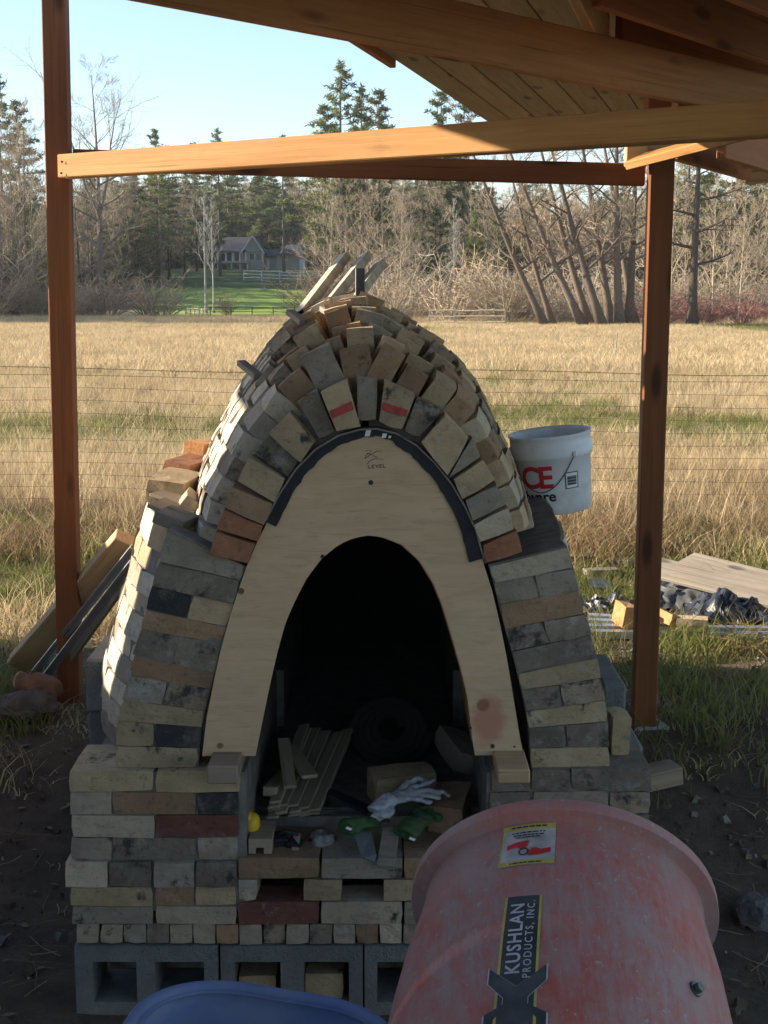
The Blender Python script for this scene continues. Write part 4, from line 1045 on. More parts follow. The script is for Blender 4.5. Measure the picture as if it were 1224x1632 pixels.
gear = MB(); gp_ = [(.011*cos(a)*(1 if i % 2 else .8)-.006, .011*sin(a)*(1 if i % 2 else .8)-.018) for i, a in enumerate([2*pi*k/20 for k in range(20)])]
gi = [(.007*cos(2*pi*k/20)-.006, .007*sin(2*pi*k/20)-.018) for k in range(20)]
dprint('sticker_print', [(x, y, 0) for x, y in gp_+gi], [(k, (k+1) % 20, 20+(k+1) % 20, 20+k) for k in range(20)], M_ink, s_b, ph_b, .0022)
# bolts on the drum
for px, py in ((1108, 1577),):
    s_, p_ = drum_at(px, py); c = dmap(0, s_, 0, p_); nrm = (dmap(0, s_, .1, p_)-c).normalized()
    mb = MB(); mb.tube([c-nrm*.004, c+nrm*.004], .013, 16); mb.tube([c+nrm*.004, c+nrm*.013], .009, 6); part('bolt', mb, M_darksteel, mix)
# yoke, legs and wheels under the drum
fr_ = MB()
for sx in (-1, 1):
    fr_.tube([RC+Vector((sx*.34, -.30, -.17)), RC+Vector((sx*.35, -.26, -.55)), Vector((RC.x+sx*.33, RC.y-.05, -.09))], .02, 8)
    fr_.tube([RC+Vector((sx*.34, -.30, -.20)), Vector((RC.x+sx*.30, RC.y-.75, -.08))], .02, 8)
fr_.tube([Vector((RC.x-.33, RC.y-.05, -.08)), Vector((RC.x+.33, RC.y-.05, -.08))], .018, 8)
fr_.tube([RC+Vector((-.34, -.30, -.18)), RC+Vector((-.1, -.60, -.42)), RC+Vector((.1, -.60, -.42)), RC+Vector((.34, -.30, -.18))], .02, 8)
part('stand', fr_, M_darksteel, mix, smooth_=True)
for sx in (-1, 1):
    wm = MB(); wm.lathe([(.03,-.03),(.09,-.03),(.12,-.022),(.125,0),(.12,.022),(.09,.03),(.03,.03)], 24, Matrix.Translation(Vector((RC.x+sx*.30, RC.y-.75, .0))) @ Matrix.Rotation(pi/2, 4, 'Y'))
    part('wheel', wm, M_black, mix, smooth_=True)

# ------------------------------------------------------------------ blue barrow
def rrect(cx, cy, hx, hy, r, n=8):
    pts = []
    for qx, qy, a0 in ((1,1,0),(-1,1,pi/2),(-1,-1,pi),(1,-1,3*pi/2)):
        for i in range(n+1):
            a = a0+pi/2*i/n; pts.append((cx+qx*(hx-r)+r*cos(a), cy+qy*(hy-r)+r*sin(a)))
    return pts
bx, by = -.30, 2.36
barrow = empty('wheelbarrow', (bx, by, -.13), 'blue plastic wheelbarrow tray in front of the kiln base', 'wheelbarrow')
zt = .388
levels = [(.0, .262, .44, .17), (-.006, .292, .470, .20), (.012, .300, .478, .21), (.018, .294, .472, .205), (.010, .280, .458, .19), (-.06, .262, .435, .18), (-.20, .215, .36, .15), (-.27, .19, .32, .12), (-.285, .15, .28, .10)]
mb = MB(); vs = []; fs = []; yaw = Matrix.Rotation(radians(-9), 3, 'Z'); tilt = Matrix.Rotation(radians(5), 3, 'Y')
for dz, hx, hy, r in levels:
    for x, y in rrect(0, 0, hx, hy, r): vs.append(Vector((bx, by, zt)) + yaw @ (tilt @ Vector((x, y, dz-.02*(y/.45)**2))))
n = len(rrect(0,0,1,1,.2))
for j in range(len(levels)-1):
    for i in range(n): fs.append((j*n+i, j*n+(i+1) % n, (j+1)*n+(i+1) % n, (j+1)*n+i))
fs.append(tuple((len(levels)-1)*n+i for i in range(n))); mb.add(vs, fs)
M_blue = m_plain('blue_plastic', (.125,.185,.36), .55, nscale=7, amt=.15, bump=.06, dirt=(.27,.28,.31), dirt_amt=.6)
tr_ = part('tray', mb, M_blue, barrow, smooth_=True, recalc=True)
sd = tr_.modifiers.new('thickness', 'SOLIDIFY'); sd.thickness = .005
fm = MB()
for sx in (-1, 1): fm.tube([(bx+sx*.10, by+.62, .10), (bx+sx*.17, by+.2, .11), (bx+sx*.24, by-.5, .26), (bx+sx*.27, by-1.0, .45)], .018, 8); fm.tube([(bx+sx*.2, by-.2, .16), (bx+sx*.24, by-.42, -.10), (bx+sx*.22, by-.5, .2)], .014, 8)
part('frame', fm, M_fir, barrow, smooth_=True)
wm = MB(); wm.lathe([(.04,-.03),(.12,-.035),(.16,-.03),(.175,0),(.16,.03),(.12,.035),(.04,.03)], 28, Matrix.Translation(Vector((bx+.01, by+.56, .048))) @ Matrix.Rotation(pi/2, 4, 'Y')); part('wheel', wm, M_black, barrow, smooth_=True)
# bricks resting in the hollow cells of the base
loose_brick(P(411, 1561, 3.70)+Vector((0,.06,0)), (0,0,.03), (.112, .2, .066), 'tan', 'tan brick lying inside the left cell of the second concrete block')
loose_brick(P(519, 1562, 3.66)+Vector((0,.06,0)), (0,0,-.02), (.112, .2, .080), 'yellow', 'yellowish brick lying inside the right cell of the second concrete block')

# ------------------------------------------------------------------ geometry-node scatter for what nobody could count
def proto_col(name, objs):
    c = bpy.data.collections.new(name)
    for o in objs: c.objects.link(o)
    return c
def proto_obj(name, mb, mats, smooth_=False):
    me = mb.mesh(name, None, smooth_); setmats(me, mats); return bpy.data.objects.new(name, me)
def scatter(name, pts, rots, scls, idx, col, label, cat):
    me = bpy.data.meshes.new(name); me.from_pydata([tuple(p) for p in pts], [], [])
    a = me.attributes.new('rot', 'FLOAT_VECTOR', 'POINT'); a.data.foreach_set('vector', np.array(rots, dtype=np.float32).ravel())
    a = me.attributes.new('scl', 'FLOAT_VECTOR', 'POINT'); a.data.foreach_set('vector', np.array(scls, dtype=np.float32).ravel())
    a = me.attributes.new('pick', 'INT', 'POINT'); a.data.foreach_set('value', np.array(idx, dtype=np.int32))
    o = link(name, me); tag(o, label, cat, None, 'stuff')
    g = bpy.data.node_groups.new(name, 'GeometryNodeTree')
    g.interface.new_socket('Geometry', in_out='INPUT', socket_type='NodeSocketGeometry'); g.interface.new_socket('Geometry', in_out='OUTPUT', socket_type='NodeSocketGeometry')
    gi = g.nodes.new('NodeGroupInput'); go = g.nodes.new('NodeGroupOutput'); ip = g.nodes.new('GeometryNodeInstanceOnPoints'); ci = g.nodes.new('GeometryNodeCollectionInfo')
    ci.inputs['Collection'].default_value = col; ci.inputs['Separate Children'].default_value = True; ci.inputs['Reset Children'].default_value = True
    ip.inputs['Pick Instance'].default_value = True
    def attr(n_, ty):
        nd = g.nodes.new('GeometryNodeInputNamedAttribute'); nd.data_type = ty; nd.inputs['Name'].default_value = n_; return nd.outputs['Attribute']
    g.links.new(gi.outputs[0], ip.inputs['Points']); g.links.new(ci.outputs[0], ip.inputs['Instance'])
    g.links.new(attr('pick', 'INT'), ip.inputs['Instance Index'])
    er = g.nodes.new('FunctionNodeEulerToRotation'); g.links.new(attr('rot', 'FLOAT_VECTOR'), er.inputs[0]); g.links.new(er.outputs[0], ip.inputs['Rotation'])
    g.links.new(attr('scl', 'FLOAT_VECTOR'), ip.inputs['Scale']); g.links.new(ip.outputs[0], go.inputs[0])
    md = o.modifiers.new('scatter', 'NODES'); md.node_group = g; return o

# ------------------------------------------------------------------ grass
M_straw = m_leaf('dry_grass', (.45,.335,.18), (.63,.495,.295), .35, .5)
M_straw2 = m_leaf('brown_weed', (.20,.125,.06), (.34,.22,.115), .3, .8)
M_grass = m_leaf('green_grass', (.14,.15,.04), (.29,.275,.09), .4, .6)
def clump(name, seed, nb, h, spread, mat, lean=.5, wid=.006, seg=3):
    r = random.Random(seed); mb = MB()
    for _ in range(nb):
        a = r.uniform(0, 2*pi); d = spread*sqrt(r.random()); p = Vector((d*cos(a), d*sin(a), -.02)); hh = h*r.uniform(.45, 1.1)
        a2 = r.uniform(0, 2*pi); ln = Vector((cos(a2), sin(a2), 0))*hh*lean*r.uniform(.2, 1.1); b = r.uniform(0, 2*pi); sd = Vector((cos(b), sin(b), 0))*wid*r.uniform(.6, 1.3)
        vs = []; fs = []
        for i in range(seg+1):
            t = i/seg; c = p+Vector((0,0,hh*(t-.25*t*t*lean)))+ln*t*t; w_ = (1-t*.92); vs += [c-sd*w_, c+sd*w_]
        for i in range(seg): fs.append((2*i, 2*i+1, 2*i+3, 2*i+2))
        mb.add(vs, fs)
    return proto_obj(name, mb, mat)
gcol = proto_col('grass_kinds', [clump('a%d' % i, 10+i, *a) for i, a in enumerate((
    (34, .42, .22, M_straw, .55, .005), (34, .34, .26, M_straw, .8, .005), (30, .50, .20, M_straw, .45, .0045),
    (34, .22, .16, M_grass, .7, .006), (30, .30, .20, M_grass, .8, .006), (40, .34, .24, M_straw2, .9, .006), (30, .10, .14, M_straw, 1.3, .005), (26, .11, .12, M_grass, .9, .0045),
    (70, .40, .8, M_straw, .6, .016, 2), (70, .34, .8, M_straw, .7, .018, 2), (60, .26, .8, M_grass, .8, .018, 2)))])
r = random.Random(77); gp_, gr_, gs_, gi_ = [], [], [], []
def putg(x, y, k, s, sz=None, sink=0):
    gp_.append((x, y, gz(x, y)-sink)); gr_.append((r.uniform(-.1,.1), r.uniform(-.1,.1), r.uniform(0, 6.28))); gs_.append((s, s, sz or s)); gi_.append(k)
def inside(x, y):
    return (-1.05 < x < .86 and y < 6.0) or abs(x-(lp0.x)) < .16 and abs(y-5.85) < .16 or abs(x-rp0.x) < .16 and abs(y-5.5) < .16
for _ in range(8200):
    y = r.uniform(4.6, 9.6); x = r.uniform(-.62, .62)*y
    if x < -3.0: continue
    if inside(x, y) or r.random() > smooth(4.6, 6.8, y+.9*nz(x*.9, y*.9, 4))*(.35+.65*smooth(-.25, .3, nz(x*1.3, y*1.3, 7))): continue
    gpatch = nz(x*.8, y*.8, 21)+.28*(x > 0)
    k = r.choice([7, 7, 3, 4, 6]) if gpatch > r.uniform(-.38, .28) else r.choice([6, 6, 6, 6, 7, 1])
    putg(x, y, k, r.uniform(.45, .9) if k in (3, 4, 1) else r.uniform(.7, 1.2))
for _ in range(8000):
    y = r.uniform(8.3, 13.5); x = r.uniform(-.63, .63)*y
    t = smooth(8.2, 9.9, y+1.0*nz(x*.6, y*.6, 9))
    if r.random() > t: continue
    gpatch = nz(x*.55, y*.9, 33)
    if y < 9.8 and x > -5: k = r.choice([3, 4, 3, 5, 1]) if gpatch > -.1 else r.choice([5, 5, 6, 1])
    elif y < 11.6: k = r.choice([5, 5, 1, 0, 2]) if gpatch < .22 else r.choice([4, 4, 5, 1])
    else: k = r.choice([0, 1, 2, 2, 5])
    putg(x, y, k, r.uniform(.7, 1.15))
for _ in range(12800):
    y = 13+22*r.random()**1.2; x = r.uniform(-.63, .63)*y
    gpatch = exp(-((y-18.5-.9*nz(x*.2,1)*3)/3.2)**2)*.8+.12+.35*nz(x*.25, y*.12, 41)+(.25 if nz(x*.1, y*.07, 3) > .2 else 0)
    k = r.choice([3, 4, 4]) if gpatch > r.uniform(.15, .9) else r.choice([0, 1, 2, 2, 1, 5] if r.random() < .45 else [0, 1, 2])
    putg(x, y, k, r.uniform(.85, 1.25), r.uniform(.50, .9))
for _ in range(27000):
    y = sqrt(33**2+(128**2-33**2)*r.random()); x = r.uniform(-.63, .63)*y
    gpatch = nz(x*.06, y*.03, 51)
    k = 10 if gpatch > r.uniform(.10, .5) else r.choice([8, 9])
    putg(x, y, k, r.uniform(.8, 1.2), r.uniform(.8, 1.15))
for _ in range(4600):            # taller yellow fringe at the far edge of the field
    y = r.uniform(99, 128); x = r.uniform(-.63, .63)*y
    putg(x, y, r.choice([8, 9]), r.uniform(.9, 1.3), r.uniform(1.3, 2.4))
scatter('field_grass', gp_, gr_, gs_, gi_, gcol, 'dry golden field grass with green patches', 'grass')
# fallen leaves, twigs and straw on the dirt
lt = MB(); r = random.Random(5)
for _ in range(2600):
    y = r.uniform(2.2, 8.5); x = r.uniform(-.40, .40)*y*1.05
    if inside(x, y): continue
    z = gz(x, y)+.006; a = r.uniform(0, 6.28); d = Vector((cos(a), sin(a), r.uniform(-.15,.15))); e = Vector((-d.y, d.x, r.uniform(-.4,.4)))
    c = Vector((x, y, z+.004))
    if r.random() < .45:
        s = r.uniform(.008, .026); lt.add([c-d*s, c+e*s*.5, c+d*s, c-e*s*.5+Vector((0,0,.004))], [(0,1,2,3)], 0)
    else:
        s = r.uniform(.02, .09); b_ = e*r.uniform(-.25,.25)*s; lt.add([c-d*s-e*.0013, c-d*s+e*.0013, c+b_+e*.0013, c+b_-e*.0013, c+d*s+e*.001, c+d*s-e*.001], [(0,1,2,3), (3,2,4,5)], r.choice([0,0,1]))
M_dead = m_leaf('dead_leaf', (.15,.09,.05), (.30,.20,.12), .15, 14)
tag(part('leaf_litter', lt, [M_dead, M_straw], None, recalc=False), 'dead leaves and straw scattered on the dirt', 'leaf litter', None, 'stuff')

pb = MB(); r = random.Random(15)
for _ in range(2400):
    y = 2.2+5.2*r.random(); x = r.uniform(-.42, .42)*y
    if inside(x, y): continue
    s_ = .004+.016*r.random()**3; c = Vector((x, y, gz(x, y)+s_*.25)); R = Euler((r.uniform(0,6), r.uniform(0,6), r.uniform(0,6))).to_matrix()
    q = [c+R @ Vector((px_*s_*r.uniform(.5,1.1), py_*s_*r.uniform(.5,1.1), pz_*s_*r.uniform(.3,.8))) for px_, py_, pz_ in ((-1,-1,1),(1,-1,1),(1,-1,-1),(-1,-1,-1),(-1,1,1),(1,1,1),(1,1,-1),(-1,1,-1))]
    pb.hexa(q, r.choice([0,0,0,1,2]))
tag(part('soil_crumbs', pb, [m_plain('soil_clod', (.09,.065,.045), .95, nscale=30, bump=.4), M_rock2, M_mortar], None, recalc=True), 'small clods, stones and brick chips on the dirt', 'soil crumbs', None, 'stuff')

# ------------------------------------------------------------------ wire fence
YF = 10.45
fence = empty('wire_fence', (0, YF, .15), 'wire mesh field fence with a loose top strand crossing the grass', 'fence')
def ftop(x): return 1.385+.03*smooth(0, -3.2, x)+.012*sin(x*1.7)-.012*smooth(.2, 1, x)
wr = MB(); rows = 12
xsF = [(-5+.25*i) for i in range(41)]
for k in range(rows):
    wr.tube([(x, YF+.01*sin(x*2+k), ftop(x)-.045-.1016*k*(1 if k < 7 else .98)+.004*sin(3*x+k)) for x in xsF], .0017 if k else .0022, 3)
for i in range(99):
    x = -5+.1016*i+RNG.uniform(-.006,.006); wr.tube([(x, YF+.004, ftop(x)-.045), (x+RNG.uniform(-.012,.012), YF+.004, ftop(x)-.6), (x+RNG.uniform(-.02,.02), YF, .16)], .0012, 3)
tag(part('wire_mesh', wr, M_rust, fence), kind='stuff')
tw = MB(); tw.tube([(x, YF-.02, ftop(x)+.018+.010*sin(x*1.3+1)) for x in xsF], .0026, 4)
for i in range(80):
    x = -5+.125*i; p = Vector((x, YF-.02, ftop(x)+.018+.010*sin(x*1.3+1))); tw.tube([p+Vector((-.012,0,-.013)), p+Vector((.012,0,.013))], .0014, 3)
part('barbed_strand', tw, M_rust, fence)
for x in (-4.6, 2.16, 4.9):
    pm = MB(); pm.box((x, YF+.03, .75), (.045, .006, 1.35)); pm.box((x, YF+.05, .75), (.006, .035, 1.35)); part('fence_post', pm, M_rust, fence)
def far_stake(px, y0, y1, Y, lab):
    mb = MB(); mb.tube([P(px, y1, Y), P(px+2, (y0+y1)/2, Y), P(px+4, y0, Y)], [.025, .02, .015], 5); single('field_stake', mb, M_grey, lab, 'stake')
far_stake(980, 530, 572, 40, 'thin stake standing alone in the field left of the shelter post')
far_stake(757, 518, 542, 62, 'short thin stake in the field below the rail fence')

# ------------------------------------------------------------------ lumber, rocks and debris in the yard
def rock(px, py, Y, rx, ry, rz, mat, label, seed, rot=0.):
    mb = MB(); mb.ell((0,0,0), (rx, ry, rz), 40, 26); me = mb.mesh('rock', None, True, True); setmats(me, mat)
    displace(me, min(rx, ry, rz)*.45, 1.1/max(rx, ry), seed, 5)
    for v in me.vertices:          # flat broken faces
        for nv, dd in ((Vector((.5,-.6,.62)), .62), (Vector((-.6,-.5,.6)), .66), (Vector((.1,-.3,.95)), .72), (Vector((0,-1,.1)), .75)):
            q = Vector((v.co.x/rx, v.co.y/ry, v.co.z/rz)); e = q.dot(nv.normalized())-dd
            if e > 0: q -= nv.normalized()*e*.85; v.co = Vector((q.x*rx, q.y*ry, q.z*rz))
    displace(me, .009, 30, seed+5, 4)
    me.polygons.foreach_set('use_smooth', [False]*len(me.polygons))
    o = link('rock', me, None, P(px, py, Y)); o.rotation_euler = (0, 0, rot); return tag(o, label, 'rock')
M_rock = m_plain('brown_rock', (.125,.09,.07), .95, nscale=14, amt=.55, bump=.9, dirt=(.24,.20,.17), dirt_amt=.5)
rock(40, 1122, 5.55, .145, .11, .066, M_rock, 'large brown rock beside the foot of the left post', 3.)
rock(1215, 1459, 4.2, .09, .11, .055, M_rock2, 'dark grey rock lying on the dirt right of the mixer', 5.)
rock(1178, 1143, 5.68, .06, .07, .02, M_rock2, 'flat pale stone in the shaded grass right of the post', 6.)
# split log with a pale broken end
lg_ = MB(); a, b = P(30, 1084, 5.66), P(93, 1103, 5.60); d = (b-a).normalized(); pts = [a, a+d*.03, a+(b-a)*.4, a+(b-a)*.8, b]
lg_.tube(pts, [.044, .055, .052, .047, .036], 14)
lo = single('split_log', lg_, m_plain('reddish_bark', (.24,.105,.06), .95, nscale=22, amt=.5, bump=.9, dirt=(.30,.2,.13), dirt_amt=.6), 'reddish split log with a pale broken end on the brown rock', 'log', smooth_=True)
displace(lo.data, .022, 14, 2.)
em_ = MB(); em_.ell(a+d*.004, (.016, .044, .044), 14, 8, (0,0,atan2(d.y, d.x))); e_ = part('broken_end', em_, m_plain('splintered_wood', (.46,.33,.2), .9, nscale=40, amt=.4, bump=.6), lo); displace(e_.data, .01, 40)
# lumber and steel studs leaning on the back left of the kiln
tag(beam('leaning_timber', P(30, 1058, 6.25), P(204, 858, 5.65), .115, .06, M_fir2, None, roll=radians(-38)), 'thick fir timber leaning against the left back of the kiln', 'timber')
channel(P(52, 1076, 6.0), P(214, 873, 5.45), .034, .025, .003, M_steel, 'upper of the two steel studs leaning beside the fir timber', 'leaning steel studs', roll=radians(-50), name='steel_stud', cat='steel stud')
channel(P(62, 1092, 5.9), P(212, 897, 5.35), .034, .03, .003, M_steel, 'lower dark steel stud leaning beside the fir timber', 'leaning steel studs', roll=radians(-50), name='steel_stud', cat='steel stud')
tag(beam('leaning_board', P(80, 1092, 5.95), P(212, 908, 5.45), .02, .05, M_grey, None), 'thin grey board leaning under the steel studs', 'board')
# debris heap on the right
zg = .155
def board(p0, p1, w_, h_, mat, label, roll=0., name='weathered_board', cat='board'): return tag(beam(name, p0, p1, w_, h_, mat, None, roll=roll, bevel=.002), label, cat)
board(P(1036, 908, 7.95), P(1250, 962, 7.15), .11, .024, M_grey, 'front weathered board of the three lying across the debris heap', radians(27))
board(P(1040, 897, 8.05), P(1255, 948, 7.28), .115, .024, M_grey, 'middle weathered board of the three lying across the debris heap', radians(23))
board(P(1095, 890, 8.35), P(1260, 932, 7.5), .14, .024, M_grey, 'rear weathered board of the three lying across the debris heap', radians(20))
board(PZ(972, 893, .2), PZ(1006, 898, .2), .05, .045, M_grey, 'short round branch end left of the post')
board(PZ(905, 890, .2), PZ(940, 889, .2), .12, .05, M_grey, 'short grey board end beside the kiln on the heap')
board(PZ(932, 912, .19), PZ(985, 910, .19), .09, .04, M_grey, 'low weathered board lying on the heap left of the post')
mb = MB(); q = [PZ(938, 935, .19), PZ(978, 937, .19), PZ(966, 921, .20), PZ(938, 920, .20)]; mb.prism(q, (0,0,0), (0,0,-.015)); single('broken_pane', mb, M_darksteel, 'small shiny metal sheet scrap left of the post', 'metal sheet')
def cloth_heap(name, px0, px1, py0, py1, Y, mat, label, seed, dep=.5, h_=.2, fold=16., cat='tarp'):
    a = PZ(px0, py1, zg); b = PZ(px1, py1, zg); nx, ny = 46, 26; vs = []; fs = []; hh = (P(px0, py0, Y).z-zg)
    for j in range(ny+1):
        for i in range(nx+1):
            u, v = i/nx, j/ny; x = lerp(a.x, b.x, u); y = a.y+v*dep
            e = sin(pi*u)**.45*sin(pi*min(1, v*.9+.08))**.55
            z = zg-.02+hh*e*(.78+.35*nz(u*3+seed, v*3, seed))+.075*e*nz(u*fold+seed, v*fold*.6, seed+2)+.016*nz(u*fold*2.3, v*fold*2, seed)
            vs.append((x+.04*nz(u*7, v*7, seed), y+.05*nz(u*6, v*6, seed+4), z))
    for j in range(ny):
        for i in range(nx): k = j*(nx+1)+i; fs.append((k, k+1, k+nx+2, k+nx+1))
    mb = MB(); mb.add(vs, fs); return single(name, mb, mat, label, cat)
M_bag = m_plain('black_plastic', (.018,.018,.022), .42, nscale=12, amt=.4, bump=.4, spec=.5)
M_tarp = m_plain('grey_tarp', (.10,.10,.10), .55, nscale=9, amt=.4, bump=.3)
M_bluetarp = m_plain('navy_tarp', (.04,.055,.10), .45, nscale=9, amt=.3, bump=.3)
cloth_heap('plastic_bag', 1105, 1235, 942, 1004, 7.15, M_bag, 'crumpled black plastic bag at the right end of the debris heap', 3., .5, fold=8, cat='plastic bag')
cloth_heap('tarp', 1035, 1150, 938, 978, 7.45, M_tarp, 'black and grey tarp under the weathered boards', 7., .6, fold=4)
cloth_heap('tarp', 1040, 1140, 918, 950, 8.0, M_bluetarp, 'navy blue tarp humped behind the grey tarp', 12., .5, fold=4)
cloth_heap('plastic_bag', 935, 1020, 948, 980, 7.6, M_bag, 'low black plastic sheet on the ground left of the post', 9., .4, fold=9, cat='plastic sheet')
for i, (y0, dz, lab) in enumerate(((1012, .0, 'front steel rail lying in the grass below the debris'), (1003, .01, 'second steel rail from the front below the debris'), (994, .015, 'third steel rail from the front below the debris'), (986, .02, 'rearmost steel rail below the debris'))):
    a = PZ(938, y0-2, zg+dz+.02); b = PZ(1245, y0+2, zg+dz+.02); x1 = b.x if i < 2 else b.x-.55-.1*i
    channel(a, Vector((x1, b.y, b.z)), .055, .04, .004, M_steel, lab, 'steel rails in the grass', name='steel_rail', cat='steel rail')
loose_brick(PZ(1062, 996, zg+.05)+Vector((0,0,.045)), (.1,.35,.5), (.11,.2,.06), 'orange', 'orange brick tipped on the rails right of the post')
loose_brick(PZ(1102, 1002, zg+.05)+Vector((0,0,.03)), (0,0,-.15), (.17,.10,.065), 'tan', 'tan brick lying flat on the rails in front of the tarp')
loose_brick(PZ(996, 994, zg+.05)+Vector((0,0,.05)), (0,.2,.2), (.08,.16,.12), 'orange', 'orange brick half hidden behind the post on the rails')
# twigs heaped against the bag
tgm = MB(); r = random.Random(9)
for _ in range(70):
    c = PZ(r.uniform(1150, 1224), r.uniform(990, 1040), zg+r.uniform(.0,.05)); d = Vector((r.uniform(-1,1), r.uniform(-.6,.6), r.uniform(-.2,.5))).normalized()*r.uniform(.04,.16)
    tgm.tube([c-d, c+Vector((0,0,.01)), c+d], .002, 3)
tag(part('twig_litter', tgm, M_straw2, None), 'dry twigs and stems at the foot of the debris heap', 'twigs', None, 'stuff')

# ------------------------------------------------------------------ trees
def bare_tree(seed, H, r0, nl=16, lean=0., first=.25, spread=.55, up=.45, nb=6, nt=6, tw=.014, wob=.05, limb=.42, fork=False):
    R = random.Random(seed); T = MB(); Cn = MB()
    tp = []; n = 9; ang = R.uniform(0, 6.28)
    for i in range(n+1):
        t = i/n; tp.append(Vector((-H*math.tan(lean)*t*(1-.12*t)+H*wob*.35*sin(3*t+ang)*t, H*wob*.35*cos(2.6*t+ang)*t, H*t)))
    tr = [r0*(1-.955*(i/n)**.85)*(1.35 if i == 0 else 1) for i in range(n+1)]
    T.tube(tp, tr, 8)
    def pos(t): k = min(int(t*n), n-1); return tp[k].lerp(tp[k+1], t*n-k)
    def rad(t): k = min(int(t*n), n-1); return lerp(tr[k], tr[k+1], t*n-k)
    def branch(p, d, L, r, lvl):
        ns = 5 if lvl == 1 else (3 if lvl == 2 else 2)
        pts = [p]; dd = d.normalized()
        for i in range(ns):
            dd = (dd+Vector((R.uniform(-1,1), R.uniform(-1,1), R.uniform(-.6,1.0)*up*1.2))*(.26 if lvl < 3 else .35)).normalized(); pts.append(pts[-1]+dd*(L/ns))
        rr = [max(r*(1-.8*i/ns), tw*.7) for i in range(ns+1)]
        (T if lvl == 1 and r > .07 else Cn).tube(pts, rr, 5 if lvl == 1 else 3, cap=False)
        if lvl >= 3: return
        m = nb if lvl == 1 else nt
        for j in range(m):
            t = lerp(.25, 1., (j+R.random())/m); k = min(int(t*ns), ns-1); q = pts[k].lerp(pts[k+1], t*ns-k); b = (pts[k+1]-pts[k]).normalized()
            sd = b.cross(Vector((R.uniform(-1,1), R.uniform(-1,1), R.uniform(-1,1)))).normalized()
            branch(q, b*.75+sd*R.uniform(.5,1.0)+Vector((0,0,up*.3)), L*R.uniform(.35,.6)*(1.1-.5*t), max(r*.45*(1-.5*t), tw), lvl+1)
    for i in range(nl):
        t = lerp(first, .99, (i+R.random()*.8)/nl); a = i*2.4+R.uniform(-.4,.4); d = Vector((cos(a)*spread*2, sin(a)*spread*2, up+.5*t))
        L = H*limb*(1.05-t*.75)*R.uniform(.7,1.15); branch(pos(t), d, L, rad(t)*R.uniform(.4,.65), 1)
    if fork:
        for s in (-1, 1): branch(pos(.42), Vector((s*.55, R.uniform(-.3,.3), 1)), H*.6, rad(.42)*.75, 1)
    return T, Cn
def conifer(seed, H, r0, first=.25, wid=.2, dens=1., clump_=.55):
    R = random.Random(seed); T = MB(); Cn = MB()
    T.tube([(0,0,0), (R.uniform(-.1,.1), 0, H*.5), (0,0,H*.98)], [r0, r0*.65, .03], 7)
    n = int(56*dens)
    for i in range(n):
        t = lerp(first, .985, (i+R.random())/n); a = R.uniform(0, 6.28); prof = min(1, (1-t)*2.2+.08)*(.65+.35*sin(min(1,(t-first)/.25)*pi/2)); L = H*wid*prof*R.uniform(.55,1.15)
        b = Vector((cos(a), sin(a), R.uniform(-.25,.25)+.25*t)); p0 = Vector((0,0,H*t)); p1 = p0+b*L
        T.tube([p0, p1], [.05*(1-t)+.015, .012], 3, cap=False)
        m = max(3, int(L/.38))
        for j in range(m):
            c = p0.lerp(p1, lerp(.25, 1.02, (j+.5)/m))+Vector((R.uniform(-.2,.2), R.uniform(-.2,.2), R.uniform(-.05,.18)))
            for _ in range(17):
                d = Vector((R.gauss(0,1), R.gauss(0,1), R.gauss(.25,.8))).normalized(); e = d.cross(Vector((R.uniform(-1,1), R.uniform(-1,1), .3))).normalized()*.065; s = clump_*R.uniform(.45,1.)
                o_ = c+Vector((R.gauss(0,.14), R.gauss(0,.14), R.gauss(0,.09))); Cn.add([o_-e, o_+e, o_+d*s], [(0,1,2)])
    return T, Cn
def shrub(seed, H, wid, ns=30, tw=.011, nt=7):
    R = random.Random(seed); Cn = MB()
    for i in range(ns):
        a = R.uniform(0, 6.28); d = Vector((cos(a)*wid*R.uniform(.1,1), sin(a)*wid*R.uniform(.1,1), 1)).normalized(); L = H*R.uniform(.6,1.1); p = Vector((cos(a)*.15*wid, sin(a)*.15*wid, -.1)); pts = [p]
        for k in range(4): d = (d+Vector((R.uniform(-.25,.25), R.uniform(-.25,.25), R.uniform(-.2,.15)))).normalized(); pts.append(pts[-1]+d*L/4)
        Cn.tube(pts, [.028,.022,.016,.012,.009], 3, cap=False)
        for j in range(nt):
            t = R.uniform(.25,1)*3.999; k = int(t); q = pts[k].lerp(pts[k+1], t-k); s = Vector((R.gauss(0,1), R.gauss(0,1), R.gauss(.5,.6))).normalized(); l = L*R.uniform(.15,.4)
            q2 = q+s*l*.5; q3 = q2+(s+Vector((R.uniform(-.5,.5), R.uniform(-.5,.5), .3))).normalized()*l*.5; Cn.tube([q, q2, q3], [tw, tw*.8, tw*.6], 3, cap=False)
            s2 = (s+Vector((R.gauss(0,.7), R.gauss(0,.7), .3))).normalized(); Cn.tube([q2, q2+s2*l*.45], [tw*.7, tw*.5], 3, cap=False)
    return Cn
def m_bark(name, c1, c2, sc=6.): 
    t = NT(name); n = t.noise(t.coord('Object', (3,3,.8), rnd=13.), sc, 5, .65)
    t.col(vary(t, t.ramp(n, [(.3, c1), (.7, c2)]), .2)); t.set(Roughness=.95); t.bump(n, .5, .03); return t.m
M_bark = m_bark('grey_bark', (.12,.095,.075), (.24,.20,.165)); M_twig = m_bark('grey_twig', (.33,.25,.165), (.47,.375,.26), 1.)
M_bark3 = m_bark('brown_bark', (.085,.06,.045), (.19,.145,.11)); M_bark2 = m_bark('dark_bark', (.045,.033,.026), (.10,.075,.058)); M_birch = m_bark('white_bark', (.30,.285,.255), (.50,.48,.44), 3.)
